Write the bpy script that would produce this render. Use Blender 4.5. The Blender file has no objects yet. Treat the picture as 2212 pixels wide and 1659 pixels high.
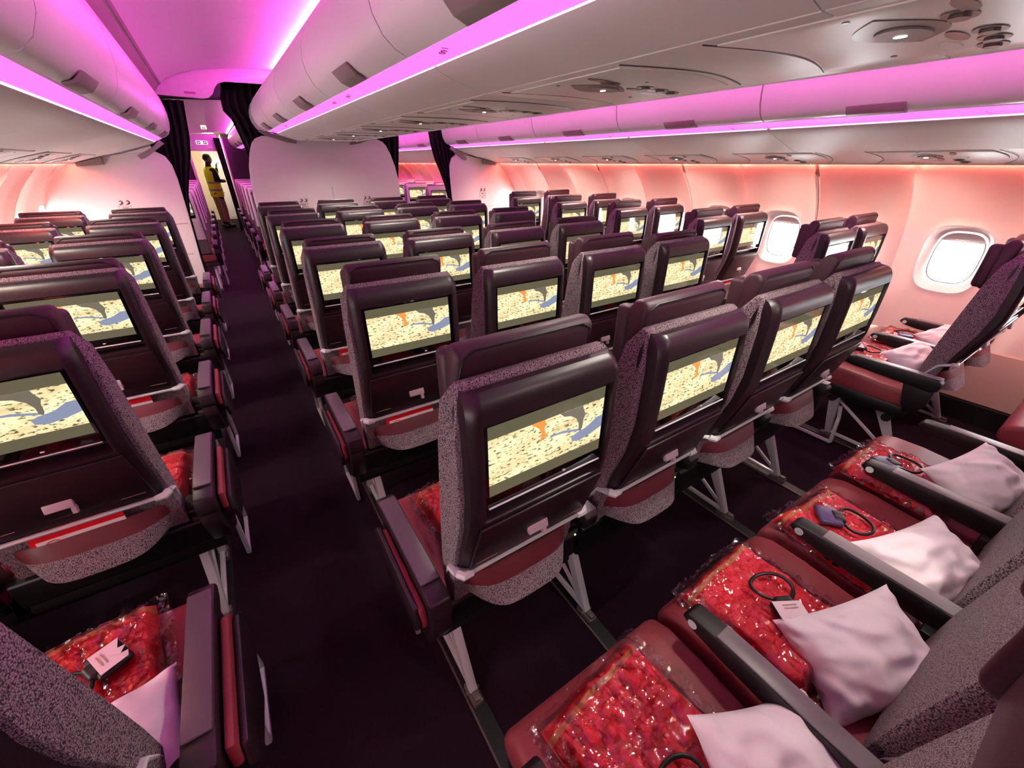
import bpy, bmesh, math, random
from mathutils import Vector, Matrix, noise
random.seed(7)
scn = bpy.context.scene
COL = scn.collection

# ------------------------------------------------------------------ camera
CAM = Vector((-1.194, -0.531, 1.504))
YAW, PIT, ROL = 0.5795, -0.4976, 0.0007
FPX = 880.86
fw = Vector((math.sin(YAW)*math.cos(PIT), math.cos(YAW)*math.cos(PIT), math.sin(PIT)))
rt = Vector((math.cos(YAW), -math.sin(YAW), 0)); up = rt.cross(fw)
rt, up = (math.cos(ROL)*rt + math.sin(ROL)*up), (-math.sin(ROL)*rt + math.cos(ROL)*up)
cd = bpy.data.cameras.new('camera'); cam = bpy.data.objects.new('camera', cd); COL.objects.link(cam)
cd.sensor_width = 36; cd.sensor_fit = 'HORIZONTAL'; cd.lens = FPX*36/2212; cd.clip_start = 0.02; cd.clip_end = 100
cam.matrix_world = Matrix(((rt.x, up.x, -fw.x, CAM.x), (rt.y, up.y, -fw.y, CAM.y), (rt.z, up.z, -fw.z, CAM.z), (0, 0, 0, 1)))
scn.camera = cam
def to_px(p):
    d = Vector(p) - CAM; z = d.dot(fw)
    if z < 0.05: return None
    return (1106 + FPX*d.dot(rt)/z, 829.5 - FPX*d.dot(up)/z)
def in_view(pts, m=10):
    for p in pts:
        q = to_px(p)
        if q and -m < q[0] < 2212+m and -m < q[1] < 1659+m: return True
    return False

# ------------------------------------------------------------------ world, light levels, exposure
W = bpy.data.worlds.new('world'); scn.world = W; W.use_nodes = True
bg = W.node_tree.nodes['Background']; bg.inputs[0].default_value = (0.93, 0.97, 1.0, 1); bg.inputs[1].default_value = 13.0
vs = scn.view_settings; vs.view_transform = 'Standard'; vs.look = 'None'; vs.gamma = 1; vs.use_curve_mapping = False
vs.exposure = 1.02
scn.cycles.max_bounces = 6; scn.cycles.diffuse_bounces = 3; scn.cycles.glossy_bounces = 3; scn.cycles.transmission_bounces = 4
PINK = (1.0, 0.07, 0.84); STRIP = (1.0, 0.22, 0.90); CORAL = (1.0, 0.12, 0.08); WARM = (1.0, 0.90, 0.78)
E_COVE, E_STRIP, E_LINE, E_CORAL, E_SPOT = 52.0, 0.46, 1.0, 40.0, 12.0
E_SCREEN = 0.60

# ------------------------------------------------------------------ materials
def lin(c):
    return tuple((v/255/12.92 if v/255 <= 0.04045 else ((v/255+0.055)/1.055)**2.4) for v in c) + (1,)
MATS = {}
def mat(name, rgb, rough=0.5, metal=0.0, spec=0.5, var=0.0, vscale=8.0, bump=0.0, bscale=200.0, coat=0.0, sheen=0.0):
    m = bpy.data.materials.new(name); m.use_nodes = True; nt = m.node_tree; b = nt.nodes['Principled BSDF']
    c = lin(rgb)
    b.inputs['Base Color'].default_value = c; b.inputs['Roughness'].default_value = rough
    b.inputs['Metallic'].default_value = metal; b.inputs['Specular IOR Level'].default_value = spec
    b.inputs['Coat Weight'].default_value = coat; b.inputs['Sheen Weight'].default_value = sheen
    tc = nt.nodes.new('ShaderNodeTexCoord')
    if var:
        n = nt.nodes.new('ShaderNodeTexNoise'); n.inputs['Scale'].default_value = vscale; n.inputs['Detail'].default_value = 4
        r = nt.nodes.new('ShaderNodeMix'); r.data_type = 'RGBA'
        r.inputs[6].default_value = tuple(v*(1-var) for v in c[:3]) + (1,); r.inputs[7].default_value = tuple(min(1, v*(1+var)) for v in c[:3]) + (1,)
        nt.links.new(tc.outputs['Object'], n.inputs['Vector']); nt.links.new(n.outputs['Fac'], r.inputs[0]); nt.links.new(r.outputs[2], b.inputs['Base Color'])
    if bump:
        n = nt.nodes.new('ShaderNodeTexNoise'); n.inputs['Scale'].default_value = bscale; n.inputs['Detail'].default_value = 3
        u = nt.nodes.new('ShaderNodeBump'); u.inputs['Strength'].default_value = bump; u.inputs['Distance'].default_value = 0.002
        nt.links.new(tc.outputs['Object'], n.inputs['Vector']); nt.links.new(n.outputs['Fac'], u.inputs['Height']); nt.links.new(u.outputs['Normal'], b.inputs['Normal'])
    MATS[name] = m; return m
def emat(name, rgb, strength, rough=0.5):
    m = bpy.data.materials.new(name); m.use_nodes = True; b = m.node_tree.nodes['Principled BSDF']
    b.inputs['Base Color'].default_value = tuple(min(1, 0.8*c) for c in rgb) + (1,)
    b.inputs['Emission Color'].default_value = tuple(rgb) + (1,); b.inputs['Emission Strength'].default_value = strength; b.inputs['Roughness'].default_value = rough
    MATS[name] = m; return m
mat('plum', (35, 20, 27), 0.36, var=0.08, vscale=20, bump=0.08, bscale=900)
mat('plum_dark', (18, 11, 15), 0.5, var=0.1)
mat('black', (12, 9, 12), 0.45, var=0.05)
mat('leather_plum', (54, 25, 36), 0.5, var=0.12, vscale=14, bump=0.15, bscale=500)
mat('leather_maroon', (134, 54, 62), 0.48, var=0.1, vscale=10, bump=0.12, bscale=500)
mat('maroon', (92, 26, 38), 0.5, var=0.1)
mat('side_red', (128, 46, 56), 0.4, var=0.1)
mat('arm_grey', (92, 78, 88), 0.42, var=0.06, vscale=30, bump=0.06, bscale=900)
mat('cap_grey', (112, 104, 108), 0.4, var=0.05)
mat('latch_light', (176, 158, 164), 0.35, var=0.05)
mat('silver', (205, 203, 208), 0.33, metal=0.3, var=0.06)
mat('bracket', (206, 206, 208), 0.4, var=0.04)
mat('white_plastic', (234, 228, 224), 0.34, var=0.02, vscale=3)
mat('bin_grey', (224, 216, 210), 0.52, var=0.04, vscale=4, bump=0.05, bscale=700)
mat('psu_grey', (222, 214, 206), 0.4, var=0.05, vscale=5)
mat('psu_dark', (92, 80, 76), 0.35, var=0.1)
mat('latch_grey', (140, 124, 120), 0.45, var=0.05)
mat('wall_white', (234, 214, 208), 0.42, var=0.02, vscale=3)
mat('dado', (204, 170, 156), 0.55, var=0.05)
mat('bulk_white', (240, 230, 229), 0.4, var=0.02, vscale=2)
mat('carpet', (34, 18, 29), 0.95, var=0.35, vscale=160, bump=0.6, bscale=600, spec=0.1)
mat('blanket_red', (226, 8, 40), 0.8, var=0.16, vscale=18, bump=0.3, bscale=120, sheen=0.3)
mat('blanket_edge', (196, 120, 70), 0.8, var=0.1)
mat('pillow', (238, 224, 232), 0.75, var=0.03, vscale=6, bump=0.12, bscale=60)
mat('tag_white', (226, 206, 212), 0.6, var=0.05, vscale=60)
mat('pouch', (70, 54, 96), 0.4, var=0.3, vscale=40)
mat('card_red', (226, 20, 34), 0.3, var=0.03)
mat('card_white', (232, 226, 226), 0.35, var=0.02)
mat('curtain', (16, 10, 14), 0.9, var=0.2)
mat('divider', (62, 36, 54), 0.7, var=0.1)
mat('cream', (226, 208, 178), 0.5, var=0.05)
mat('shell_white', (228, 214, 218), 0.35, var=0.02)
mat('skin', (126, 82, 62), 0.55, var=0.1, vscale=20)
mat('hair', (26, 18, 16), 0.7, var=0.1)
mat('vest', (232, 240, 14), 0.7, var=0.08, vscale=12)
mat('reflective', (150, 150, 140), 0.3, var=0.05)
mat('khaki', (158, 132, 88), 0.85, var=0.15, vscale=20)
mat('shirt', (26, 20, 22), 0.85, var=0.2)
mat('shoe', (24, 20, 20), 0.5, var=0.1)
mat('ink', (70, 34, 36), 0.6, var=0.05)
mat('ink_light', (176, 140, 134), 0.6, var=0.05)
mat('gasket', (120, 110, 108), 0.6, var=0.05)
emat('led_pink', PINK, E_COVE); emat('recess_glow', STRIP, E_STRIP); emat('led_line', (1.0, 0.50, 0.99), E_LINE); emat('led_coral', CORAL, E_CORAL)
emat('lamp_lens', (1, 0.95, 0.86), 9.0); emat('galley_lens', (1, 0.95, 0.86), 17.0); emat('led_green', (0.2, 1.0, 0.3), 2.0); emat('sign_white', (1, 1, 0.97), 0.42); emat('sign_green', (0.62, 1, 0.5), 0.40)
mat('sign_ink', (24, 22, 22), 0.5, var=0.05); mat('strip_ink', (214, 20, 150), 0.5, var=0.05)

def tweed():
    m = bpy.data.materials.new('tweed'); m.use_nodes = True; nt = m.node_tree; b = nt.nodes['Principled BSDF']
    tc = nt.nodes.new('ShaderNodeTexCoord'); mp = nt.nodes.new('ShaderNodeMapping'); mp.inputs['Scale'].default_value = (1, 0.55, 0.55); mp.inputs['Rotation'].default_value = (0.6, 0.3, 0.2)
    v = nt.nodes.new('ShaderNodeTexVoronoi'); v.inputs['Scale'].default_value = 620
    rp = nt.nodes.new('ShaderNodeValToRGB'); e = rp.color_ramp.elements
    e[0].position = 0.10; e[0].color = lin((176, 160, 164)); e[1].position = 0.75; e[1].color = lin((58, 42, 50))
    u = nt.nodes.new('ShaderNodeBump'); u.inputs['Strength'].default_value = 0.5; u.inputs['Distance'].default_value = 0.002; u.invert = True
    b.inputs['Roughness'].default_value = 0.9; b.inputs['Specular IOR Level'].default_value = 0.2
    nt.links.new(tc.outputs['Object'], mp.inputs[0]); nt.links.new(mp.outputs[0], v.inputs['Vector']); nt.links.new(v.outputs['Distance'], rp.inputs[0])
    nt.links.new(rp.outputs[0], b.inputs['Base Color']); nt.links.new(v.outputs['Distance'], u.inputs['Height']); nt.links.new(u.outputs[0], b.inputs['Normal'])
    MATS['tweed'] = m
tweed()
def screens():
    # sand footage: pale sand with dark flecks, lit from behind
    m = bpy.data.materials.new('footage_sand'); m.use_nodes = True; nt = m.node_tree; b = nt.nodes['Principled BSDF']
    tc = nt.nodes.new('ShaderNodeTexCoord'); mp = nt.nodes.new('ShaderNodeMapping'); mp.inputs['Scale'].default_value = (0.42, 1, 1); mp.inputs['Rotation'].default_value = (0, 0.12, 0)
    n = nt.nodes.new('ShaderNodeTexNoise'); n.inputs['Scale'].default_value = 210; n.inputs['Detail'].default_value = 3
    rp = nt.nodes.new('ShaderNodeValToRGB'); e = rp.color_ramp.elements
    e[0].position = 0.36; e[0].color = (0.13, 0.11, 0.045, 1); e[1].position = 0.45; e[1].color = (1.0, 0.88, 0.52, 1)
    n2 = nt.nodes.new('ShaderNodeTexNoise'); n2.inputs['Scale'].default_value = 26; n2.inputs['Detail'].default_value = 2
    r2 = nt.nodes.new('ShaderNodeValToRGB'); e2 = r2.color_ramp.elements
    e2[0].position = 0.3; e2[0].color = (0.72, 0.66, 0.55, 1); e2[1].position = 0.6; e2[1].color = (1, 1, 1, 1)
    mx = nt.nodes.new('ShaderNodeMix'); mx.data_type = 'RGBA'; mx.blend_type = 'MULTIPLY'; mx.inputs[0].default_value = 1
    b.inputs['Base Color'].default_value = (0.02, 0.02, 0.02, 1); b.inputs['Roughness'].default_value = 0.06; b.inputs['Emission Strength'].default_value = E_SCREEN
    nt.links.new(tc.outputs['Object'], mp.inputs[0]); nt.links.new(mp.outputs[0], n.inputs['Vector']); nt.links.new(mp.outputs[0], n2.inputs['Vector'])
    nt.links.new(n.outputs['Fac'], rp.inputs[0]); nt.links.new(n2.outputs['Fac'], r2.inputs[0]); nt.links.new(rp.outputs[0], mx.inputs[6]); nt.links.new(r2.outputs[0], mx.inputs[7]); nt.links.new(mx.outputs[2], b.inputs['Emission Color'])
    MATS['footage_sand'] = m
    for nm, c, s in (('footage_orange', (0.52, 0.17, 0.035), 1), ('footage_grey', (0.085, 0.075, 0.055), 1), ('footage_blue', (0.13, 0.15, 0.22), 1), ('footage_bar', (0.06, 0.054, 0.03), 1), ('footage_low', (0.16, 0.145, 0.07), 1)):
        k = emat(nm, c, s, 0.06); k.node_tree.nodes['Principled BSDF'].inputs['Base Color'].default_value = (0.02, 0.02, 0.02, 1)
    g = mat('screen_glass', (8, 7, 8), 0.05, spec=0.6)
screens()
def clear(name, tint, gloss, rough, bump=0.0, bscale=60):
    m = bpy.data.materials.new(name); m.use_nodes = True; nt = m.node_tree; nt.nodes.remove(nt.nodes['Principled BSDF'])
    t = nt.nodes.new('ShaderNodeBsdfTransparent'); t.inputs[0].default_value = tint + (1,)
    g = nt.nodes.new('ShaderNodeBsdfGlossy'); g.inputs['Roughness'].default_value = rough
    f = nt.nodes.new('ShaderNodeFresnel'); f.inputs[0].default_value = gloss
    f2 = nt.nodes.new('ShaderNodeMath'); f2.operation = 'ADD'; f2.inputs[1].default_value = 0.045 if bump else 0.0; nt.links.new(f.outputs[0], f2.inputs[0])
    x = nt.nodes.new('ShaderNodeMixShader'); o = nt.nodes['Material Output']
    nt.links.new(f2.outputs[0], x.inputs[0]); nt.links.new(t.outputs[0], x.inputs[1]); nt.links.new(g.outputs[0], x.inputs[2]); nt.links.new(x.outputs[0], o.inputs[0])
    if bump:
        tc = nt.nodes.new('ShaderNodeTexCoord'); n = nt.nodes.new('ShaderNodeTexNoise'); n.inputs['Scale'].default_value = bscale; n.inputs['Detail'].default_value = 3; n.inputs['Distortion'].default_value = 1.2
        u = nt.nodes.new('ShaderNodeBump'); u.inputs['Strength'].default_value = bump; u.inputs['Distance'].default_value = 0.01
        nt.links.new(tc.outputs['Object'], n.inputs[0]); nt.links.new(n.outputs['Fac'], u.inputs['Height'])
        nt.links.new(u.outputs[0], g.inputs['Normal']); nt.links.new(u.outputs[0], f.inputs['Normal'])
    MATS[name] = m
clear('pane_glass', (0.96, 0.98, 0.98), 1.35, 0.02)
clear('film', (0.95, 0.92, 0.93), 1.6, 0.10, 0.45, 30)

# ------------------------------------------------------------------ mesh helpers
def add_poly(bm, pts, mi=0):
    f = bm.faces.new([bm.verts.new(p) for p in pts]); f.material_index = mi; return f
def merge(bm, tmp, mi=None, M=None):
    vm = {}
    for v in tmp.verts: vm[v] = bm.verts.new(M @ v.co if M else v.co)
    for f in tmp.faces:
        try: g = bm.faces.new([vm[v] for v in f.verts])
        except ValueError: continue
        g.material_index = f.material_index if mi is None else mi
    tmp.free()
def rbox(bm, c, s, r=0.0, seg=2, mi=0, M=None):
    t = bmesh.new(); bmesh.ops.create_cube(t, size=1)
    for v in t.verts: v.co = Vector((v.co.x*s[0], v.co.y*s[1], v.co.z*s[2]))
    if r: bmesh.ops.bevel(t, geom=t.edges[:], offset=min(r, 0.49*min(s)), segments=seg, profile=0.5, affect='EDGES', clamp_overlap=True)
    T = Matrix.Translation(c)
    merge(bm, t, mi, T @ M if M else T)
def prism(bm, pts, vec, r=0.0, seg=2, mi=0, caps=False):
    """closed polygon of 3-D points swept along vec, edges rounded by r"""
    t = bmesh.new(); vec = Vector(vec)
    a = [t.verts.new(p) for p in pts]; b = [t.verts.new(Vector(p)+vec) for p in pts]; n = len(a)
    t.faces.new(a); t.faces.new(b[::-1])
    for i in range(n): t.faces.new([a[(i+1) % n], a[i], b[i], b[(i+1) % n]])
    bmesh.ops.recalc_face_normals(t, faces=t.faces[:])
    if r: bmesh.ops.bevel(t, geom=([e for e in t.edges if all(v in a for v in e.verts) or all(v in b for v in e.verts)] if caps else t.edges[:]), offset=r, segments=seg, profile=0.5, affect='EDGES', clamp_overlap=True)
    merge(bm, t, mi)
def tube(bm, pts, r, n=8, mi=0, flat=1.0, cap=True):
    pts = [Vector(p) for p in pts]; rings = []
    rs = r if isinstance(r, (list, tuple)) else [r]*len(pts)
    prev = None
    for i, p in enumerate(pts):
        d = (pts[min(i+1, len(pts)-1)] - pts[max(i-1, 0)]).normalized()
        ref = prev if prev is not None and abs(prev.dot(d)) < 0.9 else (Vector((1, 0, 0)) if abs(d.x) < 0.8 else Vector((0, 0, 1)))
        a = (ref - d*ref.dot(d)).normalized(); b = d.cross(a); prev = a
        rings.append([bm.verts.new(p + rs[i]*(math.cos(k*2*math.pi/n)*a + flat*math.sin(k*2*math.pi/n)*b)) for k in range(n)])
    for i in range(len(rings)-1):
        for k in range(n):
            f = bm.faces.new([rings[i][k], rings[i][(k+1) % n], rings[i+1][(k+1) % n], rings[i+1][k]]); f.material_index = mi
    if cap:
        for q in (rings[0][::-1], rings[-1]): bm.faces.new(q).material_index = mi
def bar(bm, p, q, w, h, r=0.003, mi=0, upv=(0, 0, 1)):
    p, q = Vector(p), Vector(q); d = q-p; L = d.length; d.normalize(); u = Vector(upv)
    if abs(u.dot(d)) > 0.95: u = Vector((0, 1, 0))
    s = d.cross(u).normalized(); u = s.cross(d)
    M = Matrix(((s.x, d.x, u.x), (s.y, d.y, u.y), (s.z, d.z, u.z))).to_4x4()
    rbox(bm, (p+q)/2, (w, L, h), r, 2, mi, M)
def grid(bm, P, mi=0, close_u=False):
    """P[i][j] points -> quads"""
    V = [[bm.verts.new(p) for p in row] for row in P]
    n = len(V); m = len(V[0])
    for i in range(n if close_u else n-1):
        for j in range(m-1):
            f = bm.faces.new([V[i][j], V[(i+1) % n][j], V[(i+1) % n][j+1], V[i][j+1]]); f.material_index = mi(i, j) if callable(mi) else mi
    return V
def mk(mats, fn, angle=38, recalc=True):
    bm = bmesh.new(); fn(bm)
    if recalc: bmesh.ops.recalc_face_normals(bm, faces=bm.faces[:])
    me = bpy.data.meshes.new('mesh'); bm.to_mesh(me); bm.free()
    for n in ([mats] if isinstance(mats, str) else mats): me.materials.append(MATS[n])
    for p in me.polygons: p.use_smooth = True
    me.set_sharp_from_angle(angle=math.radians(angle))
    return me
def ob(name, me, parent=None, loc=(0, 0, 0), rot=(0, 0, 0)):
    o = bpy.data.objects.new(name, me); COL.objects.link(o); o.location = loc; o.rotation_euler = rot
    if parent: o.parent = parent
    return o
def tag(o, label=None, cat=None, group=None, kind=None):
    if label: o['label'] = label
    if cat: o['category'] = cat
    if group: o['group'] = group
    if kind: o['kind'] = kind
    return o
def empty(name, loc=(0, 0, 0), rz=0):
    o = bpy.data.objects.new(name, None); COL.objects.link(o); o.location = loc; o.rotation_euler = (0, 0, rz); o.empty_display_size = 0.1
    return o
def struct(name, me, label, parent=None):
    return tag(ob(name, me, parent), label, None, None, 'structure')
def text_mesh(s, size, mname, extrude=0.0004):
    cu = bpy.data.curves.new('t', 'FONT'); cu.body = s; cu.size = size; cu.extrude = extrude; cu.align_x = 'CENTER'; cu.align_y = 'CENTER'
    o = bpy.data.objects.new('t', cu); COL.objects.link(o); bpy.context.view_layer.update()
    me = bpy.data.meshes.new_from_object(o.evaluated_get(bpy.context.evaluated_depsgraph_get()))
    bpy.data.objects.remove(o); me.materials.clear(); me.materials.append(MATS[mname]); return me
ORD = ['first', 'second', 'third', 'fourth', 'fifth', 'sixth', 'seventh', 'eighth', 'ninth', 'tenth', 'eleventh', 'twelfth']
YB, YBC, YF = 5.10, 5.35, 12.0           # side bulkheads, centre bulkhead, forward bulkhead
SEG0, SEG = 0.98, 1.0668

# ================================================================== SETTING
# floor
def f_(bm): rbox(bm, (0, 6.1, -0.02), (5.5, 21.4, 0.04))
struct('floor', mk('carpet', f_), 'dark plum carpet of the cabin floor')
fl = bpy.data.objects['floor']
for tx in (-0.927, -0.445, 0.445, 0.927, -1.579, -2.37, 1.605, 2.40):
    o_ = ob('seat_track', mk('black', lambda bm: rbox(bm, (tx, 1.6, 0.0015), (0.05, 6.6, 0.003))), fl); ob('track_edge', mk('psu_dark', lambda bm: rbox(bm, (tx-0.024, 1.6, 0.003), (0.006, 6.6, 0.004))), o_)
def f_(bm):
    rbox(bm, (0, 6.1, 2.64), (5.6, 21.4, 0.05)); rbox(bm, (0, -4.55, 1.3), (5.6, 0.05, 2.7)); rbox(bm, (0, 16.75, 1.3), (5.6, 0.05, 2.7))  # unseen top and end walls, added to keep outside light from leaking in
struct('wall_light_block', mk('plum_dark', f_), 'added unseen shell blocking outside light at the cabin ends and roof')

# ---- sidewalls
PROF = [(0.46, 2.600), (0.60, 2.612), (0.75, 2.612), (0.88, 2.603), (1.0, 2.583), (1.1, 2.553), (1.2, 2.508), (1.3, 2.445), (1.38, 2.378), (1.44, 2.312), (1.485, 2.252), (1.52, 2.236)]
def wx(z):
    if z <= PROF[0][0]: return PROF[0][1]
    for (a, xa), (b, xb) in zip(PROF, PROF[1:]):
        if z <= b: return xa + (xb-xa)*(z-a)/(b-a)
    return PROF[-1][1]
WZ, WP, W0 = 0.962, 0.5334, 0.16
def sup(th, a, b, n=3.2):
    c, s = math.cos(th), math.sin(th)
    k = (abs(c/a)**n + abs(s/b)**n)**(-1/n); return k*c, k*s
def cell_mesh(sg, first):
    """one window bay of the sidewall lining; origin on the window centre"""
    H = WP/2; TH = sorted([2*math.pi*i/72 for i in range(72)] + [math.atan2(zc, yc) % (2*math.pi) for yc in (H, -H) for zc in (1.52-WZ, 0.46-WZ)])
    def fn(bm):
        rows = []
        for th in TH:
            c, s = math.cos(th), math.sin(th)
            hy, hz = sup(th, 0.158, 0.205)
            zt, zb = 1.52-WZ, 0.46-WZ
            k = min((H/abs(c)) if abs(c) > 1e-6 else 9, (zt/s) if s > 1e-6 else 9, (zb/s) if s < -1e-6 else 9)
            ey, ez = k*c, k*s
            row = []
            iy, iz = sup(th, 0.112, 0.150)
            my, mz = sup(th, 0.122, 0.161)
            row.append((iy, iz, 0.072)); row.append((my, mz, 0.064)); 
            jy, jz = sup(th, 0.146, 0.190); row.append((jy, jz, 0.020)); row.append((hy*0.985, hz*0.985, 0.004)); row.append((hy, hz, -0.004)); row.append((hy*1.03, hz*1.03, -0.004)); row.append((hy*1.06, hz*1.06, 0.0))
            for t in (0.12, 0.25, 0.4, 0.55, 0.7, 0.82, 0.9, 0.96, 1.0):
                y = hy*1.06 + (ey-hy*1.06)*t; z = hz*1.06 + (ez-hz*1.06)*t; row.append((y, z, 0.0))
            pts = []
            for (y, z, d) in row:
                e = abs(y)/H
                joint = (y < 0) == first
                ridge = (0.046*max(0, (e-0.66)/0.34)**1.5) if joint else 0.050*max(0, (e-0.50)/0.50)**2
                if joint and e > 0.965: ridge -= 0.014
                ridge *= max(0.0, min(1, (1.50-WZ-z)/0.05))
                yy = y*(0.994 if joint and e > 0.99 else 1.0)
                x = wx(WZ+z) - ridge + d if d < 0.05 else (2.668 if d > 0.07 else 2.658)
                pts.append((sg*x, yy, WZ+z))
            rows.append(pts)
        grid(bm, rows, close_u=True)
    return mk('wall_white', fn, 50)
def pane_fn(a, b, x, sg):
    def fn(bm):
        N = 40; bm.faces.new([bm.verts.new((sg*x, *[q for q in (sup(2*math.pi*i/N, a, b)[0], WZ+sup(2*math.pi*i/N, a, b)[1])])) for i in range(N)])
    return fn
def ring_fn(a, b, x, sg, r):
    def fn(bm):
        N = 44; P = []
        for i in range(N+1):
            y, z = sup(2*math.pi*i/N, a, b); P.append((sg*x, y, WZ+z))
        tube(bm, P, r, 6, cap=False)
    return fn
def shade_fn(sg):
    def fn(bm):
        N = 24; z0 = 0.105
        for x in (2.637,):
            P = []
            for i in range(N+1):
                th = math.pi*i/N; y, z = sup(th, 0.118, 0.157)
                P.append((y, max(z, z0)))
            P2 = [(sg*x, y, WZ+z) for y, z in P]
            prism(bm, P2, (sg*0.004, 0, 0))
        rbox(bm, (sg*2.632, 0, WZ+z0+0.006), (0.012, 0.07, 0.010), 0.003)
    return fn
wn = 0
for sg, side in ((1, 'right'), (-1, 'left')):
    def lower(bm, sg=sg):
        # dado panels, kick strip and added plates blocking outside light behind the bins
        L = 21.3; y0 = -4.5
        prism(bm, [(sg*2.585, y0, 0.46), (sg*2.62, y0, 0.46), (sg*2.62, y0, 0.14), (sg*2.545, y0, 0.14)], (0, L, 0), mi=0)
        prism(bm, [(sg*2.53, y0, 0.0), (sg*2.62, y0, 0.0), (sg*2.62, y0, 0.15), (sg*2.53, y0, 0.13)], (0, L, 0), mi=1)
        prism(bm, [(sg*2.206, y0, 1.5135), (sg*2.36, y0, 1.5135), (sg*2.36, y0, 1.53), (sg*2.206, y0, 1.53)], (0, L, 0), mi=2)
        prism(bm, [(sg*2.30, y0, 1.50), (sg*2.34, y0, 1.50), (sg*2.34, y0, 2.6), (sg*2.30, y0, 2.6)], (0, L, 0), mi=2)
    wall = struct('wall_'+side, mk(['dado', 'plum_dark', 'bin_grey'], lower), 'pale curved sidewall lining with its lower panels along the windows')
    A, B = cell_mesh(sg, True), cell_mesh(sg, False)
    pane = mk('pane_glass', pane_fn(0.113, 0.151, 2.66, sg), recalc=False); gask = mk('gasket', ring_fn(0.113, 0.151, 2.655, sg, 0.0035)); shade = mk('white_plastic', shade_fn(sg))
    k0, k1 = (-5, 20) if sg > 0 else (-3, 15)
    def jt(bm, sg=sg):
        P = []
        for dy, dd in ((-0.05, 0.000), (-0.012, -0.026), (0.012, -0.026), (0.05, 0.000)): P.append([(sg*(wx(z)+(dd if z < 1.46 else 0.004)), dy, z) for z, _ in PROF])
        grid(bm, P)
    jm = mk('gasket', jt)
    for k in range(k0, k1):
        y = W0 + WP*k
        if abs(y-YB) < 0.05: pass
        ob('sidewall_panel', A if k % 2 == 0 else B, wall, (0, y, 0))
        if k % 2 == 0: ob('joint_strip', jm, wall, (0, y-WP/2, 0))
        wn += 1
        w = struct('window_%d' % wn, pane, 'rounded cabin window with raised shade, daylight behind'); w.location = (0, y, 0)
        ob('window_seal', gask, w); ob('window_shade', shade, w)
    for (ya, yb) in ((-4.5, W0+WP*(k0-0.5)), (W0+WP*(k1-0.5), 16.7)):
        def blank(bm, sg=sg, ya=ya, yb=yb): grid(bm, [[(sg*wx(z), y, z) for z, _ in PROF] for y in (ya, yb)])
        ob('sidewall_panel', mk('wall_white', blank), wall)
    # sidewall wash light tucked behind the lip of the service channel
    def led(bm, sg=sg): rbox(bm, (sg*2.214, 0.3, 1.5015), (0.012, 9.5, 0.006))
    tag(ob('wash_light', mk('led_coral', led)), 'coral light line hidden above the %s sidewall lining' % ('window side' if sg > 0 else 'opposite'), 'light strip')
    def led(bm, sg=sg): rbox(bm, (sg*2.214, 8.6, 1.5015), (0.012, 6.4, 0.006))
    tag(ob('wash_light', mk('led_coral', led)), 'coral light line above the %s windows beyond the bulkhead' % ('bright' if sg > 0 else 'opposite'), 'light strip')
    # daylight enters through the windows: portals only guide the sampling of the sky
    for (pc, ln) in ((1.6, 7.6),):
        l = bpy.data.lights.new('window_portal', 'AREA'); l.shape = 'RECTANGLE'; l.size = ln; l.size_y = 0.36; l.cycles.is_portal = True
        lo = bpy.data.objects.new('window_portal', l); COL.objects.link(lo); lo.location = (sg*2.70, pc, WZ); lo.rotation_euler = (math.pi/2, 0, math.pi/2 if sg > 0 else -math.pi/2)

# ---- overhead bins: profiles in (x, z), right-hand side; the left is mirrored
SIDE_DOOR = [(1.508, 1.704), (1.470, 1.716), (1.440, 1.742), (1.418, 1.785), (1.406, 1.840), (1.402, 1.90), (1.405, 1.96), (1.416, 2.02), (1.438, 2.075), (1.48, 2.115), (1.62, 2.13), (1.62, 1.72)]
SIDE_LOW = [(1.566, 1.674), (1.585, 1.660), (1.66, 1.640), (1.78, 1.606), (1.90, 1.574), (1.955, 1.562), (1.96, 1.60), (1.6, 1.70)]
SIDE_PSU = [(1.957, 1.563), (2.196, 1.5005), (2.200, 1.493), (2.208, 1.493), (2.210, 1.512), (1.965, 1.60)]
CEN_DOOR = [(0.592, 1.789), (0.630, 1.806), (0.664, 1.836), (0.688, 1.882), (0.697, 1.930), (0.690, 1.985), (0.664, 2.045), (0.612, 2.115), (0.53, 2.195), (0.45, 2.265), (0.43, 2.262), (0.36, 2.24), (0.36, 1.82), (0.58, 1.81)]
CEN_LOW = [(0.500, 1.774), (0.480, 1.760), (0.43, 1.744), (0.36, 1.727), (0.315, 1.7165), (0.31, 1.76), (0.49, 1.79)]
CPSU = (-0.312, 0.245, 1.7145)
def pz(prof, y0, ln, sg): return [(sg*x, y0, z) for x, z in prof], (0, ln, 0)
def door_mesh(prof, ln, sg):
    def fn(bm):
        p, v = pz(prof, 0.004, ln-0.008, sg); prism(bm, p, v)
    return mk('white_plastic', fn, 30)
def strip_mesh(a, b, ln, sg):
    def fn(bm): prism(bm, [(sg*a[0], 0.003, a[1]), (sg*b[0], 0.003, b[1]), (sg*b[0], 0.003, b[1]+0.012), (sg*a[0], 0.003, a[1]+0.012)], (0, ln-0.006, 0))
    return mk('recess_glow', fn)  # recess surface given its own glow, standing in for LED light washing it
def line_mesh(c, ln, sg):
    def fn(bm): rbox(bm, (sg*c[0], ln/2, c[1]), (0.006, ln-0.02, 0.006))
    return mk('led_line', fn)
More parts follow.
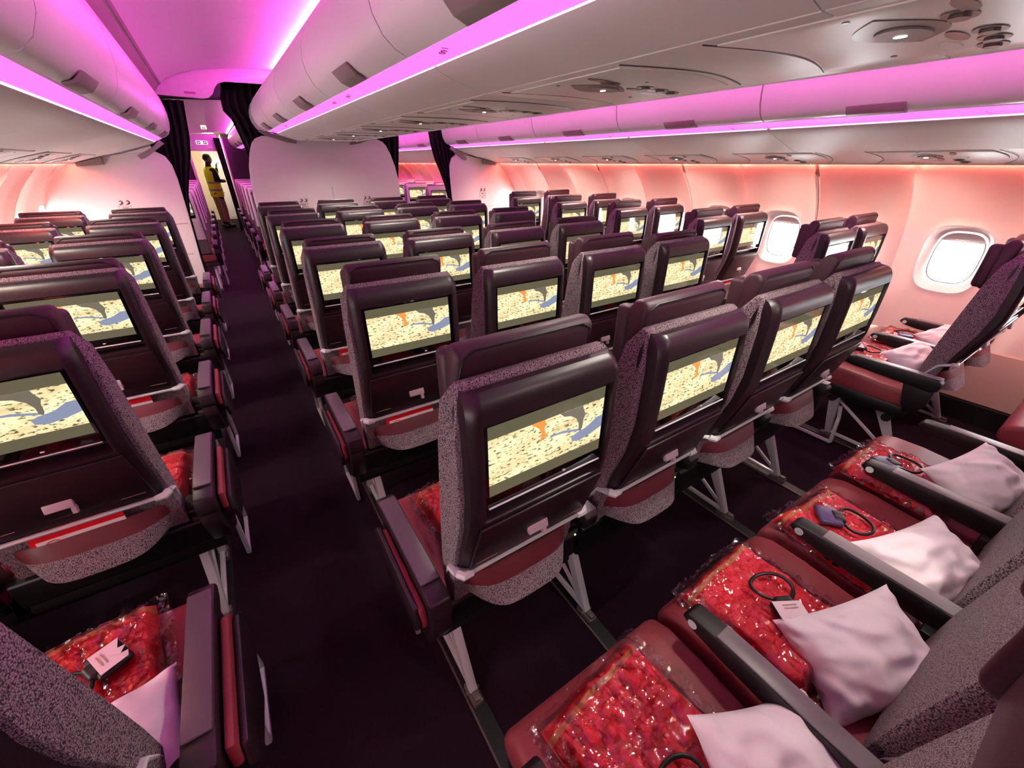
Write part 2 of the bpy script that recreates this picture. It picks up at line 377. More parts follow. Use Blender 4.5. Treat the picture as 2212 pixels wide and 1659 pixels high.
def latch_mesh(sg, side):
    def fn(bm):
        if side: q = [(1.492, 1.7085), (1.463, 1.716), (1.436, 1.742), (1.429, 1.7385), (1.455, 1.708), (1.49, 1.700)]
        else: q = [(0.600, 1.789), (0.632, 1.803), (0.667, 1.834), (0.674, 1.830), (0.640, 1.796), (0.603, 1.782)]
        prism(bm, [(sg*x, -0.115, z) for x, z in q], (0, 0.23, 0), 0.003)
    return mk('latch_grey', fn)
LT = {(s, d): latch_mesh(s, d) for s in (1, -1) for d in (True, False)}
def place_icon(parent, sg, x, z, y, slope):
    ob('row_sign', ROWTXT, parent, (sg*x, y, z), (math.pi, sg*slope, math.pi/2 if sg < 0 else -math.pi/2))
ROWTXT = text_mesh('\u25a0 | 60', 0.030, 'strip_ink')
def bins(y0, ln, num, front=False):
    for sg, side in ((1, 'right'), (-1, 'left')):
        b = empty('overhead_bin', (0, y0, 0))
        ob('door', door_mesh(SIDE_DOOR, ln, sg), b)
        ob('latch', LT[(sg, True)], b, (0, ln*0.5, 0))
        def low(bm): prism(bm, *pz(SIDE_LOW, 0.0015, ln-0.003, sg))
        ob('lower_panel', mk('bin_grey', low, 30), b)
        ls = ob('glow_recess', strip_mesh((1.506, 1.702), (1.568, 1.677), ln, sg), b)
        ob('light_line', line_mesh((1.569, 1.6745), ln, sg), ls)
        def psu(bm): prism(bm, *pz(SIDE_PSU, 0.0015, ln-0.003, sg))
        ob('service_channel', mk('psu_grey', psu, 30), b)
        if not front and abs(num) < 2 and sg > 0: place_icon(ls, sg, 1.525, 1.6935, 0.18 if num else 0.22, math.atan2(0.025, 0.062))
        where = ('beyond the bulkhead' if front else 'this side of the bulkhead')
        tag(b, 'white %s bin over the %s windows, number %s counted %s' % ('overhead', 'sunlit' if sg > 0 else 'opposite', num_word(num, front), where), 'overhead bin', 'overhead bins along the windows')
    b = empty('overhead_bin', (0, y0, 0))
    for sg in (1, -1):
        ob('door', door_mesh(CEN_DOOR, ln, sg), b); ob('latch', LT[(sg, False)], b, (0, ln*0.5, 0))
        def low(bm): prism(bm, *pz(CEN_LOW, 0.0015, ln-0.003, sg))
        ob('lower_panel', mk('bin_grey', low, 30), b)
        ls = ob('glow_recess', strip_mesh((0.588, 1.788), (0.504, 1.777), ln, sg), b); ob('light_line', line_mesh((0.5005, 1.7775), ln, sg), ls)
        if sg < 0 and not front: place_icon(ls, sg, 0.555, 1.783, ln-0.20 if num != 1 else 0.09, -math.atan2(0.011, 0.084))
    def psu(bm): rbox(bm, ((CPSU[0]+CPSU[1])/2, ln/2, CPSU[2]+0.02), (CPSU[1]-CPSU[0], ln-0.003, 0.04), 0.003); rbox(bm, (0.278, ln/2, CPSU[2]+0.024), (0.06, ln-0.003, 0.04), 0.004)
    ob('service_channel', mk('psu_grey', psu, 30), b)
    def core(bm): rbox(bm, (0, ln/2, 2.04), (0.7, ln, 0.48))
    ob('body', mk('bin_grey', core), b)
    tag(b, 'large white centre overhead bin, number %s counted %s' % (num_word(num, front), 'beyond the bulkhead' if front else 'from the bulkhead back'), 'overhead bin', 'overhead bins along the centre')
def num_word(num, front):
    return ORD[num if front else 3-num] if 0 <= (num if front else 3-num) < 12 else 'last'
for k in range(-5, 4):
    y0 = SEG0 + SEG*k; ln = SEG
    if k == 3: ln = YB - y0
    bins(y0, ln, k)
for k in range(6): bins(5.40 + SEG*k, SEG, k, True)
# end caps of the bins at the bulkhead (grey trims that hug the bulkhead top)
def cap(bm):
    P = [(x, YBC-0.055, z) for x, z in [(-0.30, 1.690), (-0.40, 1.705), (-0.50, 1.735), (-0.60, 1.765), (-0.66, 1.80), (-0.64, 1.815), (-0.56, 1.79), (-0.48, 1.765), (-0.38, 1.738), (-0.30, 1.717)]]
    prism(bm, P, (0, 0.05, 0)); prism(bm, [(-x, y, z) for x, y, z in P], (0, 0.05, 0))
tag(ob('trim_1', mk('latch_grey', cap)), 'grey trim under the centre bin at the bulkhead', None, None, 'structure')
for sg in (1, -1):
    def cap(bm):
        P = [(sg*x, YB-0.05, z) for x, z in [(1.50, 1.66), (1.56, 1.62), (1.68, 1.545), (1.72, 1.53), (1.735, 1.56), (1.6, 1.63), (1.53, 1.69)]]
        prism(bm, P, (0, 0.05, 0)); 
        P = [(sg*x, YB-0.05, z) for x, z in [(2.0, 1.485), (2.10, 1.476), (2.19, 1.47), (2.19, 1.495), (2.0, 1.545)]]
        prism(bm, P, (0, 0.05, 0))
    tag(ob('trim_%d' % (2 if sg > 0 else 3), mk('latch_grey', cap)), 'grey trim where the side bins meet the bulkhead', None, None, 'structure')

# ---- vaulted ceiling over each aisle, in panels
ARC = [(1.437, 2.085), (1.40, 2.125), (1.33, 2.175), (1.22, 2.225), (1.08, 2.265), (0.92, 2.292), (0.75, 2.310), (0.58, 2.318), (0.44, 2.318), (0.375, 2.31), (0.36, 2.24)]
def roof(bm): rbox(bm, (0, -0.2, 2.45), (5.0, 10.6, 0.02))  # unseen dark plate above the panels, added to block outside light
ceil = struct('ceiling', mk('plum_dark', roof), 'vaulted white ceiling over the aisles washed in pink light')
for sg in (1, -1):
    for k in range(-5, 4):
        y0 = SEG0+SEG*k+0.12; ln = min(SEG, YB-y0)-0.006
        def arc(bm): grid(bm, [[(sg*x, y, z) for x, z in ARC] for y in (y0, y0+ln)]); grid(bm, [[(sg*x, y, z+0.012) for x, z in ARC] for y in (y0, y0+ln)]); grid(bm, [[(sg*x, y0+ln, z) for x, z in ARC], [(sg*x, y0+ln, z+0.012) for x, z in ARC]])
        ob('ceiling_panel', mk('white_plastic', arc, 60), ceil)
    def led(bm): rbox(bm, (sg*0.398, 0.35, 2.285), (0.016, 9.3, 0.014))
    tag(ob('cove_light', mk('led_pink', led)), 'pink cove light along the top of the centre bin, %s aisle' % ('other' if sg > 0 else "standing man's"), 'light strip')
    def led2(bm): rbox(bm, (sg*1.425, 0.35, 2.095), (0.010, 9.3, 0.006))
    tag(ob('cove_light', mk('led_pink', led2)), 'pink cove light along the top of the window bins, %s aisle' % ('other' if sg > 0 else "standing man's"), 'light strip')
    def rail(bm):
        prism(bm, [(sg*1.440, -4.4, 2.072), (sg*1.412, -4.4, 2.100), (sg*1.398, -4.4, 2.122), (sg*1.41, -4.4, 2.132), (sg*1.45, -4.4, 2.09)], (0, 9.5, 0))
        prism(bm, [(sg*1.385, -4.4, 2.128), (sg*1.372, -4.4, 2.140), (sg*1.38, -4.4, 2.15), (sg*1.395, -4.4, 2.138)], (0, 9.5, 0))
    tag(ob('trim_%d' % (4 if sg > 0 else 5), mk('latch_grey', rail)), 'dark rail between the bins and the ceiling', None, None, 'structure')

# ---- bulkheads
def bulk(bm, pts, y, th=0.03): prism(bm, [(x, y, z) for x, z in pts], (0, th, 0), 0.006)
CB = [(-0.80, 0.0), (-0.84, 0.5), (-0.855, 0.95), (-0.858, 1.15), (-0.855, 1.29), (-0.83, 1.46), (-0.79, 1.59), (-0.745, 1.69), (-0.70, 1.735), (-0.63, 1.76)]
CBF = CB + [(-x, z) for x, z in CB[::-1]]
wc = struct('wall_centre', mk('bulk_white', lambda bm: bulk(bm, CBF, YBC)), 'white bulkhead with curved sides ahead of the centre seats')
for sg, nm in ((1, 'right'), (-1, 'left')):
    q = [(1.555, 0.0), (1.535, 0.6), (1.505, 1.1), (1.495, 1.35), (1.50, 1.48), (1.53, 1.555), (1.60, 1.60), (2.30, 1.52), (2.60, 1.1), (2.62, 0.5), (2.54, 0.0)]
    wb = struct('wall_bulkhead_'+nm, mk('bulk_white', lambda bm: bulk(bm, [(sg*x, z) for x, z in q], YB)), 'white bulkhead between the aisle and the windows, %s' % ('sunlit side' if sg > 0 else "standing man's side"))
    def seams(bm):
        rbox(bm, (sg*2.03, YB-0.001, 0.945), (0.98, 0.004, 0.006)); rbox(bm, (sg*2.05, YB-0.001, 0.645), (0.95, 0.004, 0.006))
    ob('panel_seam', mk('ink_light' if sg < 0 else 'sign_ink', seams) if sg < 0 else mk('bracket', seams), wb)
ob('panel_seam', mk('bracket', lambda bm: rbox(bm, (0.0, YBC-0.001, 0.62), (0.012, 0.004, 1.24))), wc)
def icon(bm):
    # safety pictogram: two headset-like marks above two framed crescents
    def cres(cx, cz, w, h, mi):
        N = 10; P = [(cx-w/2+w*i/N, 0, cz) for i in range(N+1)] + [(cx+w/2-w*i/N, 0, cz-h*math.sin(math.pi*i/N)) for i in range(1, N)]
        prism(bm, P, (0, 0.002, 0), mi=mi)
    for cx in (-0.022, 0.03):
        tube(bm, [(cx-0.006, 0, 0.052), (cx+0.004, 0, 0.058), (cx+0.013, 0, 0.05), (cx+0.012, 0, 0.036), (cx+0.0, 0, 0.028), (cx-0.012, 0, 0.027)], [0.003, 0.004, 0.006, 0.007, 0.005, 0.004], 6)
    cres(0, 0.0, 0.062, 0.018, 1); cres(0, -0.05, 0.06, 0.012, 1)
    for (z0, z1) in ((-0.03, 0.014), (-0.075, -0.036)):
        for p, q2 in (((-0.045, z0), (0.045, z0)), ((-0.045, z1), (0.045, z1)), ((-0.045, z0), (-0.045, z1)), ((0.045, z0), (0.045, z1))):
            bar(bm, (p[0], 0, p[1]), (q2[0], 0, q2[1]), 0.003, 0.003, 0, 1)
icm = mk(['ink', 'ink_light'], icon)
for (x, y, par) in ((-0.36, YBC, wc), (0.40, YBC, wc)): ob('pictogram', icm, par, (x, y-0.003, 1.06))
for sg, nm in ((1, 'right'), (-1, 'left')): ob('pictogram', icm, bpy.data.objects['wall_bulkhead_'+nm], (sg*1.98, YB-0.003, 1.12))
ob('coat_hook', mk('silver', lambda bm: (rbox(bm, (0, 0, 0), (0.03, 0.012, 0.045), 0.004), tube(bm, [(0, -0.005, -0.01), (0, -0.03, -0.02), (0, -0.035, 0.0)], 0.005))), bpy.data.objects['wall_bulkhead_right'], (2.18, YB-0.006, 0.86))
# header over each aisle with the cut-out for the curtain
for sg in (1, -1):
    H = [(1.43, 2.055), (1.08, 2.045), (1.03, 2.055), (0.985, 2.09), (0.955, 2.14), (0.92, 2.178), (0.86, 2.195), (0.60, 2.20), (0.45, 2.20)] + [(x, z) for x, z in ARC[::-1]]
    def hd(bm): prism(bm, [(sg*x, YB, z) for x, z in H], (0, 0.03, 0), 0.003)
    h = struct('trim_%d' % (6 if sg > 0 else 7), mk('white_plastic', hd), 'white header panel with curtain cut-out above the %s' % ('other aisle' if sg > 0 else "standing man's aisle"))
    ob('stencil', mk('ink_light', lambda bm: rbox(bm, (sg*1.17, YB-0.001, 2.085), (0.09, 0.003, 0.016))), h)
    ob('roof_filler', mk('white_plastic', lambda bm: rbox(bm, (sg*0.92, YB+0.06, 2.42), (1.2, 0.05, 0.30))), h)
# curtains
def curtain(edge, xin, y, folds):
    """edge: (x,z) free edge from top to bottom; the cloth hangs in folds back to xin"""
    def fn(bm):
        P = []
        for x, z in edge:
            row = []
            for j in range(folds*6+1):
                t = j/(folds*6); row.append((x+(xin-x)*t, y+0.028*math.sin(t*folds*2*math.pi)+0.01*math.sin(9*z+3*t), z))
            P.append(row)
        grid(bm, P); grid(bm, [[(a, b+0.004, c) for a, b, c in r] for r in P])
    return mk('curtain', fn, 60)
for sg, nm in ((-1, "standing man's aisle"), (1, 'other aisle')):
    e1 = [(1.24, 2.03), (1.26, 1.90), (1.285, 1.72), (1.33, 1.55), (1.39, 1.40), (1.45, 1.22), (1.50, 1.0), (1.52, 0.6), (1.53, 0.05)]
    tag(ob('curtain', curtain([(sg*x, z) for x, z in e1], sg*1.62, YB+0.10, 6)), 'black curtain tied back beside the window bulkhead, %s' % nm, 'curtain')
    e2 = [(0.875, 2.26), (0.885, 2.187), (0.918, 2.10), (0.925, 1.98), (0.872, 1.906), (0.832, 1.738), (0.80, 1.553), (0.79, 1.40), (0.78, 0.9), (0.78, 0.05)] if sg < 0 else [(0.95, 2.26), (0.955, 1.9), (0.95, 1.77), (0.925, 1.56), (0.90, 1.42), (0.86, 1.2), (0.8, 0.9), (0.78, 0.05)]
    tag(ob('curtain', curtain([(sg*x, z) for x, z in e2], sg*0.46, 5.435, 6)), 'black curtain tied back against the centre bulkhead, %s' % nm, 'curtain')

# ---- forward cabin: lower ceiling, far bulkhead, galley
def fc(bm, sg=1):
    if True:
        grid(bm, [[(sg*x, y, z) for x, z in ((1.425, 2.055), (1.30, 2.062), (0.95, 2.075), (0.655, 2.08))] for y in (5.47, 12.0)])
struct('ceiling_forward', mk('white_plastic', lambda bm: fc(bm, -1), 60), "lower white ceiling beyond the bulkhead, standing man's aisle"); struct('ceiling_forward_other', mk('white_plastic', lambda bm: fc(bm, 1), 60), 'lower white ceiling beyond the bulkhead, other aisle')
struct('ceiling_galley', mk('white_plastic', lambda bm: rbox(bm, (0, 14.3, 2.2), (5.2, 4.6, 0.05))), 'white ceiling of the far galley')
def led(bm): 
    for sg in (1, -1): rbox(bm, (sg*0.69, 8.7, 2.066), (0.012, 6.4, 0.008))
tag(ob('cove_light', mk('led_pink', led)), 'pink cove lights over the aisles beyond the bulkhead', 'light strip')
ex = empty('ceiling_sign', (-1.115, 8.6, 2.03)); tag(ex, 'small lit green exit sign hanging from the ceiling beyond the bulkhead', 'sign')
ob('panel', mk('sign_green', lambda bm: rbox(bm, (0, 0, -0.035), (0.08, 0.02, 0.06), 0.010)), ex); ob('figure', mk('sign_ink', lambda bm: (rbox(bm, (-0.010, -0.011, -0.045), (0.010, 0.002, 0.026)), rbox(bm, (0.014, -0.011, -0.045), (0.010, 0.002, 0.026)))), ex)
def fwd(bm):
    prism(bm, [(-2.6, YF, 0), (-1.53, YF, 0), (-1.52, YF, 1.0), (-1.50, YF, 1.62), (-2.6, YF, 1.7)], (0, 0.04, 0))
    prism(bm, [(-0.84, YF, 0), (0.84, YF, 0), (0.84, YF, 1.99), (-0.80, YF, 1.99)], (0, 0.04, 0))
    prism(bm, [(2.6, YF, 0), (1.0, YF, 0), (1.0, YF, 2.1), (2.6, YF, 2.1)], (0, 0.04, 0))
struct('wall_forward', mk('divider', fwd), 'dark purple dividers at the far end of the cabin')
hd = struct('trim_8', mk('white_plastic', lambda bm: (rbox(bm, (-1.18, YF-0.02, 1.885), (0.56, 0.04, 0.32), 0.005), rbox(bm, (-1.50, YF-0.02, 0.95), (0.05, 0.05, 1.9), 0.005), rbox(bm, (-0.82, YF-0.02, 1.0), (0.03, 0.05, 2.0), 0.004))), 'white doorway frame and header at the far end of the aisle')
sgn = empty('exit_sign', (-1.205, YF-0.042, 1.885)); tag(sgn, 'white lit sign with two arrow symbols above the far doorway', 'sign')
ob('panel', mk('sign_white', lambda bm: rbox(bm, (0, 0, 0), (0.215, 0.012, 0.075), 0.01)), sgn)
for x in (-0.058, 0.058):
    a = ob('arrow_panel', mk('sign_ink', lambda bm: rbox(bm, (x, -0.0065, 0), (0.062, 0.002, 0.052), 0.0)), sgn)
    ob('arrow', mk('sign_white', lambda bm: prism(bm, [(x+dx, -0.0085, dz) for dx, dz in ((-0.024, 0), (0, 0.017), (0, 0.008), (0.022, 0.008), (0.022, -0.008), (0, -0.008), (0, -0.017))] if x < 0 else [(x-dx, -0.0085, dz) for dx, dz in ((-0.024, 0), (0, 0.017), (0, 0.008), (0.022, 0.008), (0.022, -0.008), (0, -0.008), (0, -0.017))], (0, 0.001, 0))), a)
nt_ = empty('notice', (-1.085, YF-0.042, 1.765)); tag(nt_, 'small white notice at the edge of the far doorway header', 'sign')
ob('panel', mk('card_white', lambda bm: rbox(bm, (0, 0, 0), (0.12, 0.006, 0.05), 0.004)), nt_); ob('print', mk('ink_light', lambda bm: [rbox(bm, (sx, -0.004, sz), (0.035, 0.002, 0.008)) for sx in (-0.028, 0.028) for sz in (-0.01, 0.01)]), nt_)
tag(ob('curtain', curtain([(-0.975, 1.98), (-0.965, 1.5), (-0.955, 1.0), (-0.955, 0.5), (-0.96, 0.04)], -0.85, YF-0.10, 3)), 'black curtain gathered at the far doorway', 'curtain')
def gal(bm):
    rbox(bm, (-1.2, 15.2, 1.1), (2.6, 0.06, 2.2)); rbox(bm, (-0.55, 14.0, 1.05), (0.5, 2.2, 2.1), 0.01); rbox(bm, (-1.95, 14.2, 1.05), (0.5, 1.8, 2.1), 0.01)
struct('wall_galley', mk('cream', gal), 'cream galley walls beyond the far doorway')
gl = empty('galley_lamp', (-1.15, 13.6, 2.165)); tag(gl, 'bright ceiling lamp of the galley beyond the far doorway', 'lamp')
ob('lens', mk('galley_lens', lambda bm: rbox(bm, (0, 0, 0), (0.5, 0.7, 0.02), 0.005)), gl); ob('frame', mk('bracket', lambda bm: rbox(bm, (0, 0, 0.008), (0.56, 0.76, 0.012), 0.004)), gl)
gw = empty('galley_door', (-1.02, 15.165, 1.40)); tag(gw, 'galley door with a bright window behind the standing man', 'door')
ob('door_leaf', mk('bulk_white', lambda bm: rbox(bm, (0, 0, -0.45), (0.62, 0.02, 1.8), 0.01)), gw); ob('door_window', mk('sign_white', lambda bm: rbox(bm, (0.02, -0.012, 0.08), (0.26, 0.01, 0.20), 0.03)), gw)

# ---- passenger service units
def lens_shape(bm, L, Wd, mi, z, th):
    N = 20; P = [(Wd*math.sin(math.pi*i/N), -L/2+L*i/N, z) for i in range(N+1)] + [(-Wd*math.sin(math.pi*i/N), L/2-L*i/N, z) for i in range(1, N)]
    prism(bm, P, (0, 0, th), mi=mi)
def disc(bm, c, r, h, n=16, mi=0, sx=1, sy=1):
    prism(bm, [(c[0]+sx*r*math.cos(2*math.pi*i/n), c[1]+sy*r*math.sin(2*math.pi*i/n), c[2]) for i in range(n)], (0, 0, h), mi=mi)
def psu_plate(bm):
    P = []
    for s in (-1, 1):
        for i in range(9):
            t = -1+2*i/8; P.append((s*0+(-t if s > 0 else t)*0.0, 0, 0))
    N = 12; w = 0.235
    a = [(-w+2*w*i/N, -0.235-0.05*math.sin(math.pi*i/N), -0.003) for i in range(N+1)]; b = [(w-2*w*i/N, 0.235-0.05*math.sin(math.pi*i/N)+0.03, -0.003) for i in range(N+1)]
    prism(bm, a+b, (0, 0, 0.006), 0.0015)
PS = {}
def psu_meshes():
    PS['plate'] = mk('psu_grey', psu_plate, 30)
    PS['recess'] = mk('psu_dark', lambda bm: lens_shape(bm, 0.23, 0.068, 0, -0.0045, 0.002), 20)
    PS['collar'] = mk('latch_grey', lambda bm: disc(bm, (0, -0.02, -0.0075), 0.046, 0.004, 20, 0, 0.9, 1.25), 20)
    PS['lens'] = mk('lamp_lens', lambda bm: disc(bm, (0.004, -0.022, -0.0085), 0.008, 0.003, 10, 0, 1.3, 0.8), 20)
    def nozzle(bm):
        disc(bm, (0, 0, -0.005), 0.026, 0.003, 14, 0, 1.3, 0.9); disc(bm, (0, 0, -0.009), 0.014, 0.005, 12, 0); disc(bm, (0.030, 0.008, -0.005), 0.014, 0.003, 10, 0)
    PS['nozzle'] = mk('psu_dark', nozzle, 20)
    PS['button'] = mk('card_white', lambda bm: disc(bm, (0, 0, -0.005), 0.020, 0.003, 14, 0, 2.0, 0.8), 20)
    PS['slot'] = mk('psu_dark', lambda bm: disc(bm, (0, 0, -0.005), 0.020, 0.003, 14, 0, 2.4, 0.7), 20)
    PS['screw'] = mk('psu_dark', lambda bm: disc(bm, (0, 0, -0.0045), 0.006, 0.003, 10), 20)
    PS['seam'] = mk('psu_dark', lambda bm: tube(bm, [(-0.26+0.52*i/14, -0.02-0.055*math.sin(math.pi*i/14), -0.0015) for i in range(15)], 0.0016, 5), 40)
psu_meshes()
def unit(loc, tilt, sx, label, group, centre=True):
    u = empty('service_unit', loc); u.rotation_euler = (0, tilt, 0); u.scale = (sx, 1, 1)
    ob('plate', PS['plate'], u)
    r = ob('reading_lamp', PS['recess'], u, (-0.06, 0.02, 0), (0, 0, math.pi/2)); ob('collar', PS['collar'], r); ob('lens', PS['lens'], r)
    for (x, y) in (((-0.10, -0.07), (0.05, -0.075), (0.13, -0.065), (0.20, -0.05)) if centre else ((0.08, -0.10), (0.16, -0.12))): ob('air_nozzle', PS['nozzle'], u, (x, y, 0))
    ob('call_button', PS['button'], u, (0.15, 0.0, 0)); ob('signal_slot', PS['slot'], u, (0.06, -0.03, 0)); ob('signal_slot', PS['slot'], u, (-0.16, -0.09, 0))
    for q in ((-0.2, 0.05), (0.17, 0.10), (-0.02, -0.14)): ob('screw', PS['screw'], u, (q[0], q[1], 0))
    ob('seam', PS['seam'], u, (0, -0.24, 0)); ob('seam', PS['seam'], u, (0, 0.30, 0))
    tag(u, label, 'service unit', group); return u
SPOTS = []
for i in range(-2, 7):
    y = -0.14 + 0.768*i
    if y < 4.9:
        unit((-0.033, y, CPSU[2]), 0, 1.0, 'reading lamp and air nozzle unit under the centre bin, %s from the bulkhead' % ORD[6-i], 'service units under the centre bin'); SPOTS.append((-0.10, y))
for sg in (1, -1):
    for i in range(-1, 6):
        y = 0.33 + 0.80*i
        tl = math.atan2(0.0625, 0.239)
        unit((sg*2.078, y, 1.530), sg*tl, 0.46*sg if sg > 0 else -0.46*-1, 'reading lamp and air nozzle unit above the %s windows, %s from the bulkhead' % ('sunlit' if sg > 0 else 'opposite', ORD[5-i]), 'service units above the windows', False)
        SPOTS.append((sg*2.06, y))

# ================================================================== SEATS
def lerp_tab(tab, z):
    if z <= tab[0][0]: return tab[0][1]
    for (a, ya), (b, yb) in zip(tab, tab[1:]):
        if z <= b: return ya+(yb-ya)*(z-a)/(b-a)
    return tab[-1][1]
REAR = [(0.640, 0.072), (0.70, 0.050), (0.80, 0.016), (0.845, 0.001), (0.88, -0.006), (1.0, -0.010), (1.10, -0.009), (1.128, -0.005), (1.144, 0.004), (1.152, 0.016)]
def shell_fn(white):
    hw = 0.186; DF = 0.15 if white else 0.062
    def fn(bm):
        xs = [-hw, -0.184, -0.179, -0.172, -0.164, -0.1595, -0.158, -0.10, 0, 0.10, 0.158, 0.1595, 0.164, 0.172, 0.179, 0.184, hw]
        zs = [0.640, 0.646, 0.70, 0.76, 0.80, 0.836, 0.845, 0.850, 0.864, 0.875, 0.8825, 0.8840, 0.92, 0.98, 1.04, 1.0925, 1.0940, 1.108, 1.122, 1.134, 1.144, 1.150, 1.152]
        P = []
        for x in xs:
            row = []
            for z in zs:
                y = lerp_tab(REAR, z); e = max(0, (abs(x)-0.164)/(hw-0.164)); y += 0.016*e*e
                xx = x
                if z > 1.11:
                    t = (z-1.11)/0.042; xx = x*(1-0.035*t*t*(abs(x) > 0.15)); y += 0.012*e*t*t
                if abs(x) < 0.159:
                    if 0.8835 < z < 1.093: y = 0.014
                    elif 0.852 < z < 0.8835: y = 0.034
                row.append((xx, y, z))
            P.append(row)
        V = grid(bm, P)
        # side returns reach forward to the fabric
        n, m = len(V), len(V[0])
        loop = [V[i][0] for i in range(n)] + [V[n-1][j] for j in range(1, m)] + [V[i][m-1] for i in range(n-2, -1, -1)] + [V[0][j] for j in range(m-2, 0, -1)]
        fr = [bm.verts.new((v.co.x*1.0, max(0.045, v.co.y+0.02, lerp_tab([(0.64, DF+0.05), (0.8, DF+0.015), (0.9, DF), (1.10, DF), (1.14, DF*0.75), (1.2, DF*0.75)], v.co.z)), v.co.z-(0.006 if v.co.z > 1.14 else 0))) for v in loop]
        for i in range(len(loop)):
            j = (i+1) % len(loop); bm.faces.new([loop[i], loop[j], fr[j], fr[i]])
    return mk('shell_white' if white else 'plum', fn, 32)
def cushion_back(bm):
    prof = [(0.040, 1.150), (0.052, 1.160), (0.070, 1.156), (0.100, 1.11), (0.122, 1.02), (0.140, 0.90), (0.160, 0.76), (0.178, 0.62), (0.186, 0.50), (0.170, 0.44), (0.125, 0.47), (0.108, 0.60), (0.090, 0.68), (0.052, 0.80), (0.036, 0.90), (0.034, 1.05)]
    prism(bm, [(-0.198, y, z) for y, z in prof], (0.396, 0, 0), 0.006, 2, 0, True)
    for v in bm.verts:
        if v.co.z > 1.085: t = (v.co.z-1.085)/0.075; v.co.x *= 1-0.10*t*t
def headrest(bm):
    prof = [(0.076, 1.172), (0.094, 1.190), (0.122, 1.186), (0.146, 1.15), (0.158, 1.05), (0.156, 0.985), (0.138, 0.965), (0.110, 0.985), (0.098, 1.05)]
    prism(bm, [(-0.166, y, z) for y, z in prof], (0.332, 0, 0), 0.012, 3)
    for s in (-1, 1): rbox(bm, (s*0.150, 0.150, 1.07), (0.040, 0.050, 0.19), 0.016, 3)
def headrest_up(bm):
    t = bmesh.new(); headrest(t); merge(bm, t, 0, Matrix.Translation((0, -0.006, 0.026)))
def piping(bm):
    tube(bm, [(-0.158, 0.094, 1.05), (-0.160, 0.086, 1.12), (-0.152, 0.079, 1.166), (-0.13, 0.077, 1.180), (0.13, 0.077, 1.180), (0.152, 0.079, 1.166), (0.160, 0.086, 1.12), (0.158, 0.094, 1.05)], 0.0026, 6)
def seat_cushion(bm):
    prof = [(0.13, 0.455), (0.30, 0.458), (0.46, 0.470), (0.555, 0.468), (0.603, 0.445), (0.618, 0.405), (0.605, 0.365), (0.56, 0.352), (0.13, 0.360)]
    prism(bm, [(-0.236, y, z) for y, z in prof], (0.472, 0, 0), 0.022, 3)
def seat_pan(bm):
    prof = [(0.16, 0.37), (0.56, 0.372), (0.60, 0.36), (0.56, 0.305), (0.35, 0.285), (0.14, 0.31)]
    prism(bm, [(-0.238, y, z) for y, z in prof], (0.476, 0, 0), 0.012, 2)
def beams(bm):
    for y, z in ((0.20, 0.285), (0.46, 0.285)): tube(bm, [(-0.25, y, z), (0.25, y, z)], 0.022, 10)
def arm_in(bm):
    prof = [(0.085, 0.520), (0.11, 0.505), (0.44, 0.524), (0.505, 0.534), (0.532, 0.552), (0.520, 0.571), (0.44, 0.577), (0.10, 0.577), (0.08, 0.56)]
    prism(bm, [(-0.025, y, z) for y, z in prof], (0.050, 0, 0), 0.005, 2)
def arm_in_cap(bm): rbox(bm, (0, 0.27, 0.578), (0.044, 0.36, 0.006), 0.0025)
def arm_button(bm):
    t = bmesh.new(); disc(t, (0, 0, -0.0265), 0.0115, 0.053, 18); merge(bm, t, 0, Matrix.Translation((0, 0.503, 0.552)) @ Matrix.Rotation(math.pi/2, 4, 'Y'))
def arm_out(bm):
    prof = [(0.065, 0.520), (0.08, 0.50), (0.40, 0.515), (0.485, 0.530), (0.512, 0.552), (0.500, 0.572), (0.42, 0.579), (0.15, 0.579), (0.13, 0.575), (0.075, 0.572)]
    prism(bm, [(-0.029, y, z) for y, z in prof], (0.058, 0, 0), 0.007, 2)
def arm_out_cap(bm): rbox(bm, (0, 0.305, 0.5805), (0.050, 0.34, 0.008), 0.0035)
def arm_panel(bm):
    prof = [(0.075, 0.515), (0.46, 0.52), (0.47, 0.44), (0.40, 0.34), (0.24, 0.29), (0.12, 0.36), (0.07, 0.46)]
    prism(bm, [(-0.030, y, z) for y, z in prof], (0.056, 0, 0), 0.010, 2)
def arm_side_pad(bm):
    prof = [(0.10, 0.555), (0.39, 0.562), (0.43, 0.52), (0.40, 0.43), (0.30, 0.40), (0.14, 0.44), (0.09, 0.50)]
    prism(bm, [(0.034, y, z) for y, z in prof], (0.018, 0, 0), 0.006, 2)
def arm_side_shell(bm):
    prof = [(0.11, 0.53), (0.40, 0.54), (0.44, 0.50), (0.40, 0.40), (0.28, 0.36), (0.13, 0.41), (0.09, 0.48)]
    prism(bm, [(0.054, y, z) for y, z in prof], (0.014, 0, 0), 0.005, 2)
def leg(bm):
    for (a, b, wa, wb) in (((0.105, 0.030), (0.235, 0.30), 0.012, 0.026),):
        P = [(-0.014, a[0]-0.012, a[1]), (-0.014, a[0]+0.012, a[1]), (-0.014, b[0]+0.045, b[1]), (-0.014, b[0]-0.02, b[1])]
        prism(bm, P, (0.028, 0, 0), 0.004)
    P = [(-0.014, 0.415, 0.030), (-0.014, 0.445, 0.030), (-0.014, 0.50, 0.30), (-0.014, 0.44, 0.30)]; prism(bm, P, (0.028, 0, 0), 0.004)
    bar(bm, (0, 0.10, 0.030), (0, 0.44, 0.036), 0.018, 0.016)
    bar(bm, (0, 0.13, 0.05), (0, 0.45, 0.26), 0.012, 0.016)
